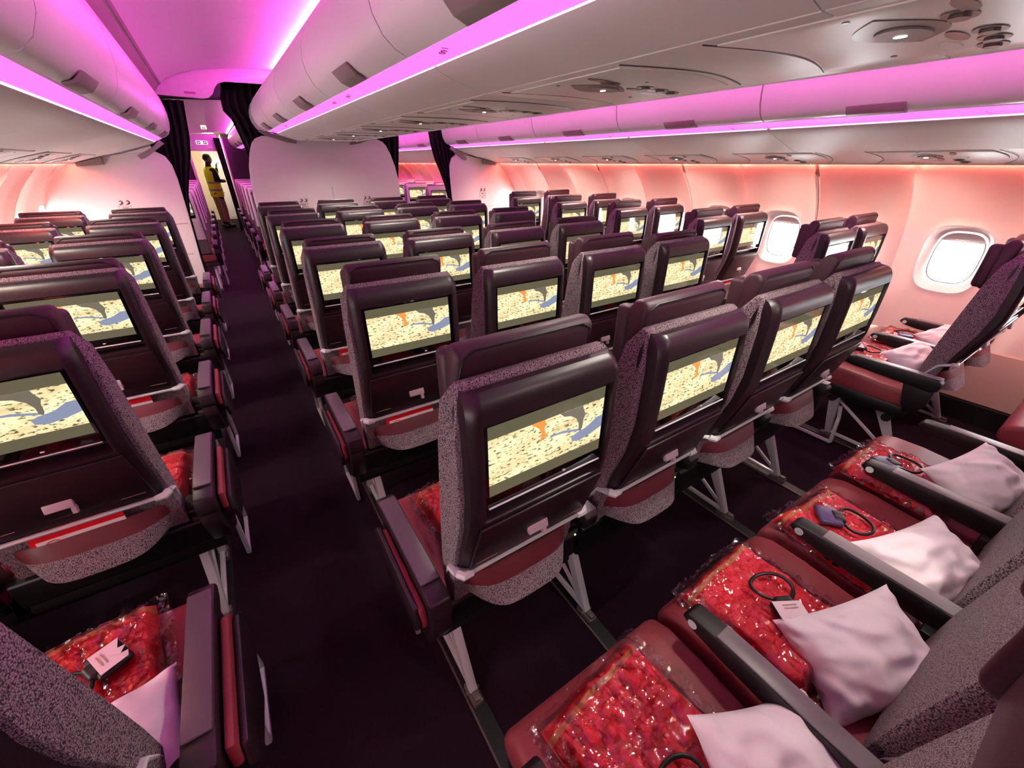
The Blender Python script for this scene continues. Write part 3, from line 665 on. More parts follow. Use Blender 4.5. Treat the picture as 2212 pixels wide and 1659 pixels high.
def foot(bm):
    for y in (0.10,):
        rbox(bm, (0, y, 0.012), (0.034, 0.075, 0.024), 0.004); rbox(bm, (0, y-0.02, 0.028), (0.020, 0.03, 0.02), 0.003); tube(bm, [(-0.022, y+0.005, 0.026), (0.022, y+0.005, 0.026)], 0.006, 8)
def bag_bar(bm):
    q = [(0.40, 0.26), (0.385, 0.19), (0.375, 0.020), (0.615, 0.020), (0.585, 0.205), (0.56, 0.30)]
    for a, b in zip(q, q[1:]): bar(bm, (0, a[0], a[1]), (0, b[0], b[1]), 0.018, 0.016, 0.003, 0, (1, 0, 0))
def tray(bm):
    P = [(x, y-0.001, z) for x, y, z in ((-0.176, 0.066, 0.652), (0.176, 0.066, 0.652), (0.170, 0.004, 0.838), (-0.170, 0.004, 0.838))]
    prism(bm, P, (0, -0.007, -0.002), 0.003)
def tray_latch(bm):
    M = Matrix.Rotation(math.radians(-18), 4, 'X')
    rbox(bm, (0.0, 0.030, 0.724), (0.058, 0.012, 0.024), 0.003, 2, 0, M); rbox(bm, (0.022, 0.034, 0.702), (0.012, 0.014, 0.026), 0.003, 2, 0, M)
def tray_print(bm):
    M = Matrix.Rotation(math.radians(-18), 4, 'X')
    rbox(bm, (0.0, 0.0488, 0.682), (0.105, 0.0012, 0.003), 0, 1, 0, M); rbox(bm, (0.0, 0.0500, 0.677), (0.085, 0.0012, 0.002), 0, 1, 0, M)
    for s in (-1, 1): rbox(bm, (s*0.132, 0.0500, 0.676), (0.055, 0.0012, 0.0026), 0, 1, 0, M)
def tray_bar(bm): tube(bm, [(-0.176, 0.066, 0.634), (0.176, 0.066, 0.634)], 0.0065, 8)
def tray_arm(bm):
    for s in (1,):
        tube(bm, [(s*0.166, 0.064, 0.634), (s*0.188, 0.064, 0.636), (s*0.198, 0.078, 0.638)], [0.009, 0.012, 0.012], 8)
        tube(bm, [(s*0.198, 0.078, 0.638), (s*0.199, 0.12, 0.62), (s*0.192, 0.16, 0.55), (s*0.188, 0.18, 0.47)], [0.013, 0.010, 0.007, 0.006], 8, 0, 0.6)
def rear_skirt(bm):
    prism(bm, [(-0.236, y, z) for y, z in ((0.160, 0.46), (0.128, 0.45), (0.128, 0.36), (0.160, 0.34))], (0.472, 0, 0), 0.008, 2)
def pocket(bm):
    P = []; T = 14
    for i in range(19):
        s = -1+2*i/18; row = []
        for j in range(T+1):
            t = j/T; w = 0.176*(1-0.16*t**1.6)
            bul = 1-abs(s)**5
            row.append((s*w, 0.122-bul*(0.040+0.062*min(t, 0.86)**0.9)+(0.05*(t-0.86)/0.14 if t > 0.86 else 0), 0.585-0.020*abs(s)**8-(0.128-0.03*abs(s)**3)*min(t, 0.88)-(0.006*(t-0.88)/0.12 if t > 0.88 else 0)))
        P.append(row)
    grid(bm, P, lambda i, j: 0 if j < 5 else 1); grid(bm, [[(x, y+0.006, z) for x, y, z in r] for r in P], lambda i, j: 0 if j < 5 else 1)
def lower_back(bm): 
    P = [(-0.19, 0.118, 0.640), (0.19, 0.118, 0.640), (0.185, 0.140, 0.44), (-0.185, 0.140, 0.44)]; prism(bm, P, (0, 0.02, 0), 0.004)
def power_box(bm):
    rbox(bm, (0.225, 0.17, 0.475), (0.058, 0.07, 0.085), 0.006)
def power_slots(bm): rbox(bm, (0.225, 0.134, 0.498), (0.046, 0.004, 0.008), 0.001); rbox(bm, (0.225, 0.134, 0.462), (0.042, 0.004, 0.018), 0.001)
def screen_body(bm): rbox(bm, (0, 0.0075, 0.988), (0.312, 0.013, 0.207), 0.004)
def chin(bm): rbox(bm, (0.045, 0.0004, 0.8985), (0.008, 0.0015, 0.004), 0.0005); tube(bm, [(-0.15, -0.001, 0.8875), (0.15, -0.001, 0.8875)], 0.0022, 6)
LH, DH, DW = 0.0545, 0.0835, 0.147
def display(bm):
    y = 0.0006
    def quad(x0, x1, z0, z1, mi, yy=y): add_poly(bm, [(x0, yy, z0), (x1, yy, z0), (x1, yy, z1), (x0, yy, z1)], mi)
    quad(-DW, DW, 1-LH, 1+LH, 0); quad(-DW, DW, 1+LH, 1+DH, 4); quad(-DW, DW, 1-DH, 1-LH, 4)
    def shape(pts, mi, yy): add_poly(bm, [(-DW+2*DW*s, yy, 1+LH-2*LH*t) for s, t in pts][::-1], mi)
    shape([(.70, .66), (.75, .6), (.85, .55), (.90, .47), (.94, .41), (1, .40), (1, .68), (.9, .76), (.78, .82), (.71, .77)], 3, y-0.0002)
    shape([(.5, .41), (.62, .42), (.77, .52), (.77, .57), (.6, .47), (.5, .45)], 3, y-0.0002)
    shape([(.34, 0), (.445, 0), (.462, .10), (.445, .18), (.455, .30), (.475, .37), (.445, .40), (.41, .47), (.415, .38), (.425, .3), (.40, .15)], 1, y-0.0004)
    shape([(.58, 0), (.79, 0), (.80, .1), (.822, .22), (.805, .34), (.80, .52), (.785, .59), (.765, .56), (.762, .4), (.735, .25), (.68, .14), (.62, .1)], 2, y-0.0004)
PM = dict(
    back_shell=shell_fn(False), back_cushion=mk('tweed', cushion_back), headrest=mk('leather_plum', headrest), headrest_up=mk('leather_plum', headrest_up), piping=mk('plum_dark', piping),
    seat_cushion=mk('leather_maroon', seat_cushion), seat_pan=mk('black', seat_pan), seat_beams=mk('black', beams), arm_in=mk('plum_dark', arm_in), arm_in_cap=mk('cap_grey', arm_in_cap), arm_button=mk('bracket', arm_button),
    arm_out=mk('plum', arm_out), arm_out_cap=mk('arm_grey', arm_out_cap), arm_panel=mk('plum', arm_panel), side_pad=mk('side_red', arm_side_pad), side_shell=mk('plum', arm_side_shell),
    leg=mk('silver', leg), foot=mk('psu_dark', foot), bag_bar=mk('silver', bag_bar), tray=mk('plum', tray), tray_latch=mk('latch_light', tray_latch), tray_print=mk('ink_light', tray_print), tray_bar=mk('silver', tray_bar), tray_arm=mk('bracket', tray_arm),
    pocket=mk(['maroon', 'tweed'], pocket), lower_back=mk('plum_dark', lower_back), rear_skirt=mk('black', rear_skirt), power_box=mk('black', power_box), power_slots=mk('psu_dark', power_slots), power_led=mk('led_green', lambda bm: rbox(bm, (0.235, 0.1335, 0.445), (0.010, 0.003, 0.004))),
    screen=mk('screen_glass', screen_body), chin=mk('bracket', chin), display=mk(['footage_sand', 'footage_orange', 'footage_grey', 'footage_blue', 'footage_bar'], display, recalc=False),
    back_shell_white=shell_fn(True), headrest_far=mk('plum_dark', headrest))
def mirror_mesh(me):
    m2 = me.copy(); 
    for v in m2.vertices: v.co.x = -v.co.x
    m2.flip_normals(); return m2
for k in ('tray_arm', 'side_pad', 'side_shell', 'power_box', 'power_slots', 'power_led'): PM[k+'_m'] = mirror_mesh(PM[k])
def arm_mount(bm): prism(bm, [(-0.022, y, z) for y, z in ((0.075, 0.52), (0.20, 0.52), (0.17, 0.40), (0.12, 0.36), (0.08, 0.42))], (0.044, 0, 0), 0.008, 2)
PM['arm_mount'] = mk('plum_dark', arm_mount); PM['arm_slim'] = mk('plum_dark', arm_in); PM['cap_slim'] = mk('cap_grey', arm_in_cap)
def armrest(seat, x, outer, aisle_sign):
    if outer == 'slim':
        a = ob('armrest', PM['arm_slim'], seat, (x, -0.02, 0)); ob('arm_cap', PM['cap_slim'], a); ob('arm_mount', PM['arm_mount'], seat, (x, 0, 0))
    elif outer:
        a = ob('armrest', PM['arm_out'], seat, (x, 0, 0)); ob('arm_cap', PM['arm_out_cap'], a)
        p = ob('arm_panel', PM['arm_panel'], seat, (x, 0, 0)); m = '' if aisle_sign > 0 else '_m'
        ob('side_pad', PM['side_pad'+m], p, (0, 0, 0) if m == '' else (0.004, 0, -0.012)); ob('side_shell', PM['side_shell'+m], p, (0, 0, 0) if m == '' else (0.008, 0, 0.018))
    else:
        a = ob('armrest', PM['arm_in'], seat, (x, 0, 0)); ob('arm_cap', PM['arm_in_cap'], a); ob('recline_button', PM['arm_button'], a)
def add_seat(x, y, label, group, arms, leg_x, bag=None, up=False, power=True):
    """arms: list of (local x, outer?, outward sign)"""
    s = empty('airline_seat', (x, y, 0)); tag(s, label, 'seat', group)
    ob('back_shell', PM['back_shell'], s); ob('back_cushion', PM['back_cushion'], s)
    h = ob('headrest', PM['headrest_up' if up else 'headrest'], s); ob('piping', PM['piping'], h, (0, -0.006, 0.026) if up else (0, 0, 0))
    ob('seat_cushion', PM['seat_cushion'], s); ob('seat_pan', PM['seat_pan'], s); ob('seat_beams', PM['seat_beams'], s)
    for (ax, o, sgn_) in arms: armrest(s, ax, o, sgn_)
    l = ob('leg', PM['leg'], s, (leg_x, 0, 0)); ob('foot', PM['foot'], l); ob('foot', PM['foot'], l, (0, 0.33, 0))
    if bag is not None: ob('baggage_bar', PM['bag_bar'], s, (bag, 0, 0))
    t = ob('tray_table', PM['tray'], s); ob('latch', PM['tray_latch'], t); ob('print', PM['tray_print'], t)
    ob('tray_bar', PM['tray_bar'], s); ob('tray_arm', PM['tray_arm'], s); ob('tray_arm', PM['tray_arm_m'], s)
    ob('pocket', PM['pocket'], s); ob('lower_back', PM['lower_back'], s); ob('rear_skirt', PM['rear_skirt'], s)
    if power: p = ob('power_socket', PM['power_box'], s); ob('slots', PM['power_slots'], p); ob('indicator', PM['power_led'], p)
    sc = ob('screen', PM['screen'], s); ob('display', PM['display'], sc); ob('chin_trim', PM['chin'], sc)
    return s
P = 0.7874; DX = 0.5014
def seat_pts(x, y): return [(x+a, y+b, c) for a in (-0.22, 0.22) for b in (0.0, 0.3, 0.6) for c in (0.1, 0.45, 0.7, 1.0, 1.17)]
MAN = "standing man's aisle"
SEATS = {}
for r in range(-1, 6):
    for c in range(4):
        x, y = (c-1.5)*DX, r*P
        if not in_view(seat_pts(x, y), 450): continue
        arms = [(-DX/2, c == 0, -1)]
        if c == 3: arms.append((DX/2, 'slim', 1))
        lx = (-0.175, -0.194, 0.194, 0.175)[c]
        pos = ('on the '+MAN, 'second in from the '+MAN, 'second in from the other aisle', 'on the other aisle')[c]
        SEATS['C', r, c] = add_seat(x, y, 'plum economy seat, centre block, %s row behind bulkhead, %s' % (ORD[5-r], pos), 'centre block seats', arms, lx, {0: -DX/2, 3: DX/2}.get(c), up=(r, c) in ((0, 0), (0, 1), (0, 2), (0, 3), (1, 0), (1, 1), (1, 2)))
LX, LY, RX, RY = -1.749, -0.061, 1.775, -0.285
for k in range(0, 6):
    for c in range(2):
        x, y = LX-(1-c)*DX, LY+k*P
        if not in_view(seat_pts(x, y), 450): continue
        arms = [(-DX/2, False, -1)] + ([(DX/2+0.012, True, 1)] if c else [])
        SEATS['L', k, c] = add_seat(x, y, "plum economy seat, block behind the man's-side bulkhead, %s row, %s" % (ORD[5-k], 'on the aisle' if c else 'by the wall'), 'seats between the man\'s aisle and the wall', arms, 0.17 if c else -0.12, DX/2+0.012 if c else None, up=k == 1)
for k in range(-1, 6):
    for c in range(2):
        x, y = RX+c*DX, RY+k*P
        if not in_view(seat_pts(x, y), 450): continue
        arms = [(-DX/2-(0.012 if c == 0 else 0), 'slim' if c == 0 else False, -1)] + ([(DX/2-0.01, False, 1)] if c else [])
        SEATS['R', k, c] = add_seat(x, y, 'plum economy seat in the sunlit window block, %s row behind bulkhead, %s' % (ORD[5-k], 'by the window' if c else 'on the aisle'), 'seats by the sunlit windows', arms, 0.12 if c else -0.17, -DX/2-0.012 if c == 0 else None, up=True)
# forward cabin: white-shelled seats
def add_far(x, y, label, group, sgn_):
    s = empty('premium_seat', (x, y, 0)); tag(s, label, 'seat', group)
    for nm, key in (('back_shell', 'back_shell_white'), ('seat_cushion', 'seat_cushion'), ('seat_pan', 'seat_pan'), ('back_cushion', 'back_cushion'), ('lower_back', 'lower_back')): ob(nm, PM[key], s)
    ob('headrest', PM['headrest_far'], s, (0, 0.02, -0.07))
    a = ob('armrest', PM['arm_in'], s, (sgn_*DX/2, 0, 0)); ob('arm_panel', PM['arm_panel'], s, (sgn_*DX/2, 0, 0))
    l = ob('leg', PM['leg'], s, (sgn_*0.17, 0, 0)); ob('foot', PM['foot'], l); ob('foot', PM['foot'], l, (0, 0.33, 0)); ob('baggage_bar', PM['bag_bar'], s, (sgn_*DX/2, 0, 0))
    sc = ob('screen', PM['screen'], s); ob('display', PM['display'], sc); s.scale = (1.03, 1, 1.03)
for i in range(6):
    y = 5.95+0.95*i
    for x, sg, nm in ((-1.655, 1, "wall side of the "+MAN), (-0.64, -1, "centre side of the "+MAN)):
        add_far(x, y, 'white-shelled seat beyond the bulkhead, %s row, %s' % (ORD[i], nm), 'white-shelled seats beyond the bulkhead', sg)
    if i < 4:
        for x, nm in ((1.715, 'aisle place'), (2.25, 'window place'), (0.64, 'centre place')):
            add_far(x, y, 'white-shelled seat beyond the bulkhead near the sunlit windows, %s row, %s' % (ORD[i], nm), 'white-shelled seats beyond the bulkhead', -1 if x > 1 else 1)

# ================================================================== THINGS ON THE SEATS
def blanket_mesh(seed):
    rnd = random.Random(seed); off = Vector((rnd.uniform(0, 50), rnd.uniform(0, 50), 0))
    def top(u, v):
        e = min(1, (1-abs(u))*7)*min(1, (1-abs(v))*7); e = max(0, e)**0.5
        return 0.004+0.036*e + 0.007*e*noise.noise(Vector((u*2.2, v*2.2, 0))+off) + 0.004*e*noise.noise(Vector((u*6, v*6, 3))+off)
    def fn(bm):
        N = 26; PT = []; PB = []
        for i in range(N+1):
            u = -1+2*i/N; rt_ = []; rb = []
            for j in range(N+1):
                v = -1+2*j/N; wob = 0.006*noise.noise(Vector((u*1.5, v*1.5, 7))+off)
                x, y = 0.142*u+wob, 0.150*v+wob
                rt_.append((x, y, top(u, v))); rb.append((x, y, 0.0015))
            PT.append(rt_); PB.append(rb)
        grid(bm, PT, lambda i, j: 1 if j in (23,) else 0); grid(bm, PB)
        for s in (0, N): grid(bm, [PT[s], PB[s]]); grid(bm, [[r[s] for r in PT], [r[s] for r in PB]])
    def film(bm):
        N = 64; G = []
        for i in range(N+1):
            u = -1.20+2.40*i/N; row = []
            for j in range(N+1):
                v = -1.16+2.26*j/N; cu, cv = max(-1, min(1, u)), max(-1, min(1, v))
                z = top(cu, cv)+0.004+0.011*abs(noise.noise(Vector((u*4, v*4, 1))+off))+0.006*abs(noise.noise(Vector((u*11, v*11, 5))+off))+0.003*noise.noise(Vector((u*23, v*23, 5))+off)
                if abs(u) > 1.03 or abs(v) > 1.03: z = 0.008+0.034*abs(noise.noise(Vector((u*6, v*6, 9))+off))+0.004
                w = 0.006*noise.noise(Vector((u*3, v*3, 2))+off)
                row.append((0.142*u+w, 0.150*v+w*1.5, max(0.003, z)))
            G.append(row)
        grid(bm, G)
    return mk(['blanket_red', 'blanket_edge'], fn, 70), mk('film', film, 22, recalc=False)
BL = [blanket_mesh(s) for s in (1, 2, 3)]
CT = 0.4735          # cushion top under the blankets
def blanket(sx, sy, label, i=0, rz=0.0, dx=0.0, dy=0.44):
    o = ob('blanket', BL[i][0], None, (sx+dx, sy+dy, CT), (math.radians(1.5), 0, rz)); ob('plastic_wrap', BL[i][1], o)
    tag(o, label, 'blanket', 'red blankets in clear wrap on the seats'); return o
def pillow_mesh(seed):
    rnd = random.Random(seed); off = Vector((rnd.uniform(0, 50), rnd.uniform(0, 50), 0))
    def fn(bm):
        N = 44; A = []; B = []
        for i in range(N+1):
            u = -1+2*i/N; a = []; b = []
            for j in range(N+1):
                v = -1+2*j/N
                th = (max(0, 1-u*u)**0.55*max(0, 1-v*v)**0.55)
                pin = 1-0.10*(1-abs(u)**2)*abs(v)**3 ; pin2 = 1-0.10*(1-abs(v)**2)*abs(u)**3
                wr = 0.013*math.sin(11*u+5*noise.noise(Vector((u*2, v*2, 0))+off)+5*v)*th**0.6*(0.2+1.1*max(0, v)**1.5) + 0.016*noise.noise(Vector((u*3, v*3, 4))+off)*th + 0.007*(0.5-abs(noise.noise(Vector((u*4+2*v, v*2.2-u, 8))+off)))*th**0.4
                x, y = 0.146*u*pin2, 0.108*v*pin
                a.append((x, y, 0.075*th+wr)); b.append((x, y, -0.050*th+0.3*wr))
            A.append(a); B.append(b)
        grid(bm, A); grid(bm, [r[::-1] for r in B])
        bmesh.ops.remove_doubles(bm, verts=bm.verts[:], dist=0.0004)
    return mk('pillow', fn, 80)
PL = [pillow_mesh(s) for s in (1, 2)]
def pillow(loc, rot, label, i=0):
    o = ob('pillow', PL[i], None, loc, rot); tag(o, label, 'pillow', 'small white pillows on the seats'); return o
def headset_meshes():
    def band(bm): tube(bm, [(0.052*math.cos(a), 0.040*math.sin(a)+0.0, 0.008+0.004*math.sin(2*a)) for a in [math.radians(-250+20*k) for k in range(17)]], 0.0045, 8)
    def pad(bm):
        for a in (-250, 70):
            c = (0.052*math.cos(math.radians(a)), 0.040*math.sin(math.radians(a)))
            rbox(bm, (c[0]-0.01*(1 if a > 0 else -1), c[1]+0.012, 0.012), (0.030, 0.034, 0.018), 0.008, 3)
    def bag(bm): 
        rbox(bm, (0, 0.075, 0.010), (0.075, 0.062, 0.016), 0.007, 3)
    def tg(bm):
        prism(bm, [(-0.034, 0.052, 0.020), (0.036, 0.050, 0.022), (0.040, 0.098, 0.023), (0.022, 0.104, 0.020), (0.018, 0.092, 0.021), (0.004, 0.106, 0.021), (-0.002, 0.094, 0.021), (-0.030, 0.106, 0.020)], (0, 0, 0.0015))
    def pr(bm): [rbox(bm, (0, 0.062+0.008*k, 0.0235), (0.034, 0.003, 0.0008)) for k in range(2)]
    return mk('black', band), mk('black', pad), mk('black', bag), mk('tag_white', tg), mk('ink_light', pr), mk('pouch', bag)
HS = headset_meshes()
def headset(loc, rot, label, pouch=False):
    h = empty('headset', loc); h.rotation_euler = rot; tag(h, label, 'headset', 'black headsets lying on the blankets')
    ob('headband', HS[0], h); ob('ear_pad', HS[1], h)
    b = ob('pouch', HS[5] if pouch else HS[2], h)
    if not pouch: t = ob('paper_tag', HS[3], h); ob('tag_print', HS[4], t)
    return h
BZ = CT+0.053
r = -P
names = ['seat on the '+MAN, 'seat second in from the '+MAN, 'seat second in from the other aisle', 'seat on the other aisle']
dat = [(-0.02, 0.42, 0.10, 0), (-0.04, 0.445, 0.03, 1), (-0.09, 0.43, -0.10, 2), (-0.12, 0.445, -0.05, 0)]
for c in range(4):
    x = (c-1.5)*DX; dx, dy, rz, i = dat[c]
    blanket(x, r, 'red blanket in clear wrap, last centre row, %s' % names[c], i, rz, dx, dy)
pillow((-0.60, r+0.255, 0.500), (math.radians(22), math.radians(8), math.radians(-20)), 'white pillow, last centre row, '+names[0], 0)
pillow((-0.245, r+0.258, 0.525), (math.radians(28), math.radians(-14), math.radians(-24)), 'white pillow, last centre row, '+names[1], 1)
pillow((0.17, r+0.26, 0.525), (math.radians(25), math.radians(-8), math.radians(-20)), 'white pillow, last centre row, '+names[2], 0)
pillow((0.74, r+0.27, 0.535), (math.radians(30), math.radians(-12), math.radians(-18)), 'white pillow, last centre row, '+names[3], 1)
headset((-0.255, r+0.455, BZ), (0.05, 0.05, math.radians(150)), 'headset with white paper tag, last centre row, '+names[1])
headset((0.185, r+0.43, BZ), (0, 0, math.radians(40)), 'headset with purple pouch, last centre row, '+names[2], True)
headset((0.66, r+0.45, BZ), (0, 0, math.radians(60)), 'headset with purple pouch, last centre row, '+names[3], True)
headset((-0.78, r+0.335, BZ), (0, 0, math.radians(180)), 'black headset, last centre row, '+names[0], True)
for c in range(4): blanket((c-1.5)*DX, 0, 'red blanket in clear wrap, sixth centre row, %s' % names[c], c % 3, 0.06, 0, 0.40)
for c in range(3): blanket((c-1.5)*DX, P, 'red blanket in clear wrap, fifth centre row, %s' % names[c], (c+1) % 3, -0.04, 0, 0.40)
blanket(LX, LY, "red blanket in clear wrap, last row behind the man's-side bulkhead, aisle seat", 0, 0.15, 0.02, 0.43)
headset((LX+0.02, LY+0.40, BZ), (0, 0, math.radians(-60)), "black headset with white tag, last row behind the man's-side bulkhead, aisle seat")
pillow((LX+0.09, LY+0.215, 0.510), (math.radians(18), 0, math.radians(12)), "white pillow, last row behind the man's-side bulkhead, aisle seat", 0)
for k in (1, 2): blanket(LX, LY+P*k, "red blanket in clear wrap, %s row behind the man's-side bulkhead, aisle seat" % ORD[5-k], k, 0.0, 0.05, 0.38)
for k in (-1, 0, 1):
    for c in range(2):
        if ('R', k, c) not in SEATS: continue
        x, y = RX+c*DX, RY+k*P; nm = '%s row, %s seat' % (ORD[5-k], 'window' if c else 'aisle')
        blanket(x, y, 'red blanket in clear wrap in the sunlit window block, '+nm, (k+c) % 3, 0.05, 0.03, 0.41)
        pillow((x+0.04, y+0.25, 0.53), (math.radians(30), math.radians(-6), math.radians(-14)), 'white pillow in the sunlit window block, '+nm, (k+c) % 2)
        if k == 0: headset((x+0.03, y+0.44, BZ), (0, 0, math.radians(30+80*c)), 'black headset in the sunlit window block, '+nm, c == 1)
# safety cards in the pockets
def card(bm):
    rbox(bm, (0, 0, 0), (0.20, 0.002, 0.11), 0.0008, 1, 0); rbox(bm, (0.006, -0.0012, -0.018), (0.188, 0.001, 0.070), 0, 1, 1)
def cardring(bm):
    tube(bm, [(0.018*math.cos(2*math.pi*i/20)-0.055, -0.0022, 0.0+0.018*math.sin(2*math.pi*i/20)-0.006) for i in range(21)], 0.0014, 5, cap=False); bar(bm, (-0.068, -0.0022, 0.007), (-0.042, -0.0022, -0.019), 0.002, 0.002, 0)
CM, CR, CTX = mk(['card_red', 'card_white'], card), mk('card_red', cardring), text_mesh('safety on board', 0.017, 'card_white')
for (b, k, c), s in list(SEATS.items()):
    near = {'C': k <= 3, 'L': k <= 4, 'R': k <= 2}[b]
    if not near or s.location.y < -0.3 or (b, k) == ('C', 0): continue
    o = ob('safety_card', CM, None, (s.location.x-0.02, s.location.y+0.088, 0.577), (math.radians(-6), 0, 0))
    ob('no_smoking_ring', CR, o); ob('card_title', CTX, o, (-0.025, -0.0016, 0.042), (math.pi/2, 0, 0))
    tag(o, 'red and white safety card in the pocket of: '+' '.join(s['label'].split()[2:])[:0] + {'C': 'centre block, ', 'L': "man's-side block, ", 'R': 'sunlit window block, '}[b] + '%s row, %s' % (ORD[5-k], ({0: 'man\'s-aisle seat', 1: 'second seat', 2: 'third seat', 3: 'other-aisle seat'} if b == 'C' else {0: 'wall seat' if b == 'L' else 'aisle seat', 1: 'aisle seat' if b == 'L' else 'window seat'})[c]), 'safety card', 'safety cards in the seat pockets')

# ================================================================== PERSON at the far end of the aisle
def skin_mesh(joints, edges, mname, sub=2, root=0):
    me = bpy.data.meshes.new('b'); me.from_pydata([j[0] for j in joints], edges, [])
    o = bpy.data.objects.new('b', me); COL.objects.link(o)
    o.modifiers.new('s', 'SKIN'); sd = o.modifiers.new('d', 'SUBSURF'); sd.levels = sub; sd.render_levels = sub
    for i, j in enumerate(joints):
        q = j[1] if isinstance(j[1], tuple) else (j[1], j[1]); me.skin_vertices[0].data[i].radius = q; me.skin_vertices[0].data[i].use_root = (i == root)
    bpy.context.view_layer.update()
    r_ = bpy.data.meshes.new_from_object(o.evaluated_get(bpy.context.evaluated_depsgraph_get())); bpy.data.objects.remove(o)
    r_.materials.clear(); r_.materials.append(MATS[mname])
    for p in r_.polygons: p.use_smooth = True
    return r_
pr = empty('person', (-1.22, 13.05, 0)); pr.rotation_euler = (0, 0, math.radians(-62)); pr.scale = (0.97, 0.97, 0.97)
tag(pr, 'person in yellow high-visibility vest and khaki trousers standing in the aisle', 'person')
# faces local +y, arms bent across the chest, one hand raised to the chin
J = [((0, 0, 0.93), (0.15, 0.11)), ((0, 0.01, 1.10), (0.145, 0.105)), ((0, 0.0, 1.30), (0.165, 0.11)), ((0, -0.01, 1.42), (0.10, 0.075)), ((0, 0.0, 1.50), 0.052), ((0, 0.02, 1.57), 0.07),
     ((0.18, 0, 1.39), 0.062), ((0.235, 0.02, 1.14), 0.050), ((0.12, 0.22, 1.12), 0.040), ((0.02, 0.26, 1.14), 0.030),
     ((-0.18, 0, 1.39), 0.062), ((-0.22, 0.08, 1.15), 0.050), ((-0.10, 0.22, 1.32), 0.038), ((-0.04, 0.20, 1.44), 0.030),
     ((0.09, 0, 0.86), 0.095), ((0.10, 0.01, 0.50), 0.062), ((0.11, -0.02, 0.10), 0.042), ((0.11, 0.10, 0.045), 0.036), ((-0.09, 0, 0.86), 0.095), ((-0.10, 0.03, 0.50), 0.062), ((-0.11, 0.02, 0.10), 0.042), ((-0.11, 0.14, 0.045), 0.036)]
EJ = [(0, 1), (1, 2), (2, 3), (3, 4), (4, 5), (2, 6), (6, 7), (7, 8), (8, 9), (2, 10), (10, 11), (11, 12), (12, 13), (0, 14), (14, 15), (15, 16), (16, 17), (0, 18), (18, 19), (19, 20), (20, 21)]
body = ob('body', skin_mesh(J, EJ, 'shirt'), pr)
def head(bm):
    N, M_ = 20, 16; Pp = []
    for i in range(N):
        a = 2*math.pi*i/N; row = []
        for j in range(M_+1):
            t = j/M_; ph = math.pi*t; rr = math.sin(ph)**0.85; z = math.cos(ph)
            jaw = 1-0.22*max(0, -z)**1.5; x = 0.074*rr*math.cos(a)*jaw; y = 0.094*rr*math.sin(a)*jaw
            yf = math.sin(a)
            if yf > 0.6 and -0.35 < z < 0.12: y += 0.020*(1-abs(math.cos(a))/0.8)*(1-abs(z+0.12)/0.24) if abs(math.cos(a)) < 0.25 else 0
            row.append((x, y+0.012*max(0, -z), 0.118*z))
        Pp.append(row)
    grid(bm, Pp, close_u=True)
    for s in (-1, 1): rbox(bm, (s*0.076, -0.005, -0.005), (0.014, 0.032, 0.052), 0.006, 2)
hd_ = ob('head', mk('skin', head, 80), pr, (0, 0.025, 1.625), (math.radians(-4), 0, math.radians(-10)))
ob('hair', mk('hair', lambda bm: grid(bm, [[(0.0775*math.sin(ph)**0.85*math.cos(a), 0.0975*math.sin(ph)**0.85*math.sin(a)-0.005, 0.121*math.cos(ph)) for ph in [0.02+(1.12 if math.sin(a) > 0.3 else 1.75)*k/8 for k in range(9)]] for a in [2*math.pi*i/20 for i in range(20)]], close_u=True), 80), hd_)
ob('beard', mk('hair', lambda bm: grid(bm, [[(0.0755*math.sin(ph)**0.85*math.cos(a)*(1-0.22*abs(math.cos(ph))**1.5), 0.096*math.sin(ph)**0.85*math.sin(a)*(1-0.22*abs(math.cos(ph))**1.5)+0.012*abs(math.cos(ph)), 0.1195*math.cos(ph)) for ph in [2.02+0.9*k/6 for k in range(7)]] for a in [math.radians(5+17*i) for i in range(11)]]), 80), hd_)
for s in (-1, 1): ob('eye', mk('sign_ink', lambda bm: rbox(bm, (s*0.030, 0.082, 0.008), (0.018, 0.010, 0.008), 0.003)), hd_)
ob('mouth', mk('maroon', lambda bm: rbox(bm, (0, 0.088, -0.058), (0.036, 0.008, 0.007), 0.003)), hd_)
def hand(flip):
    js = [((0, 0, 0), 0.020), ((0, 0.035, 0), 0.026), ((0, 0.07, 0), 0.024)]; es = [(0, 1), (1, 2)]
    for i, (x, L) in enumerate(((-0.027, 0.055), (-0.009, 0.068), (0.009, 0.064), (0.026, 0.050))):
        n = len(js); js += [((x, 0.075, 0), 0.009), ((x*1.05, 0.075+L*0.5, -0.014), 0.008), ((x*1.05, 0.075+L*0.75, -0.034), 0.007)]; es += [(2, n), (n, n+1), (n+1, n+2)]
    n = len(js); js += [((0.036*flip, 0.035, -0.008), 0.010), ((0.048*flip, 0.062, -0.020), 0.009)]; es += [(1, n), (n, n+1)]
    return skin_mesh(js, es, 'skin', 1)
ob('hand', hand(1), pr, (0.03, 0.255, 1.14), (0, 0, math.radians(75))); ob('hand', hand(-1), pr, (-0.045, 0.205, 1.435), (math.radians(75), 0, math.radians(-10)))
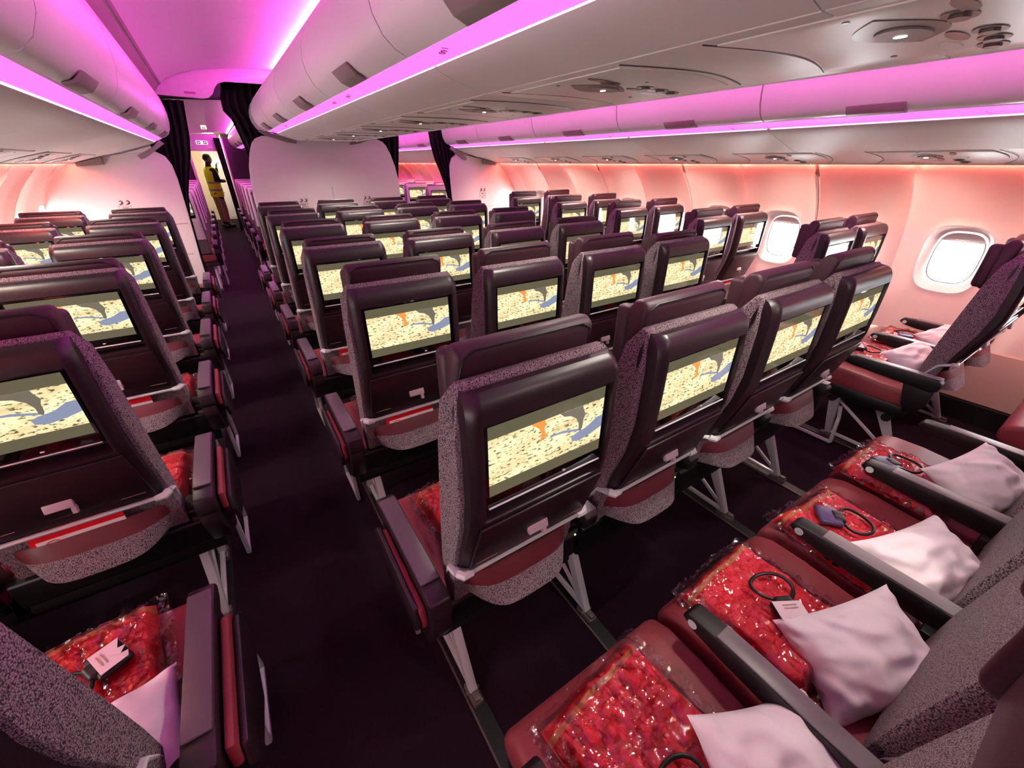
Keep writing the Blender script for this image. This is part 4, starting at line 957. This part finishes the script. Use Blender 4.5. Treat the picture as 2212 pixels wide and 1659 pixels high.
def vest(bm):
    secs = [(0.76, 0.180, 0.140), (0.86, 0.180, 0.140), (0.98, 0.180, 0.138), (1.10, 0.180, 0.135), (1.22, 0.190, 0.138), (1.33, 0.200, 0.132), (1.40, 0.175, 0.110), (1.455, 0.105, 0.085)]
    N = 28; Pp = []
    for z, a, b in secs: Pp.append([(a*math.cos(2*math.pi*i/N), b*math.sin(2*math.pi*i/N)+0.005, z) for i in range(N+1)])
    arm = lambda i, j: 0
    V = [[bm.verts.new(q) for q in r] for r in Pp]
    for i in range(len(V)-1):
        for j in range(N):
            c = abs(math.cos(2*math.pi*(j+0.5)/N))
            if 3 <= i <= 5 and c > 0.93: continue           # arm holes
            f = bm.faces.new([V[i][j], V[i][(j+1) % N], V[i+1][(j+1) % N], V[i+1][j]]); f.material_index = 0
vm_ = ob('vest', mk('vest', vest, 80), pr)
ob('reflective_band', mk('reflective', lambda bm: [grid(bm, [[((a+0.003)*math.cos(2*math.pi*i/28), (b+0.003)*math.sin(2*math.pi*i/28)+0.005, z) for i in range(29)] for z in (zz, zz+0.045)]) for zz, a, b in ((0.90, 0.182, 0.141), (1.07, 0.181, 0.136))], 80), vm_)
TJ = [((0, 0, 0.90), (0.125, 0.098)), ((0.08, 0, 0.78), 0.092), ((0.102, 0.01, 0.50), 0.086), ((0.112, -0.01, 0.12), 0.072), ((-0.08, 0, 0.78), 0.092), ((-0.102, 0.03, 0.50), 0.086), ((-0.112, 0.03, 0.12), 0.072)]
ob('trousers', skin_mesh(TJ, [(0, 1), (1, 2), (2, 3), (0, 4), (4, 5), (5, 6)], 'khaki'), pr)
for s, yy in ((1, 0.04), (-1, 0.08)): ob('shoe', mk('shoe', lambda bm: rbox(bm, (s*0.112, yy, 0.045), (0.095, 0.27, 0.085), 0.035, 3)), pr)

# ---- cabin reading spots: the lamps in the service units light the seats below them
for (x, y) in SPOTS:
    if x < -2.0 and y < 1: continue
    l = bpy.data.lights.new('reading_beam', 'SPOT'); l.energy = E_SPOT; l.color = WARM; l.spot_size = math.radians(162); l.spot_blend = 0.8; l.shadow_soft_size = 0.03
    lo = bpy.data.objects.new('reading_beam', l); COL.objects.link(lo); lo.location = (x, y, 1.69 if abs(x) < 1 else 1.50)
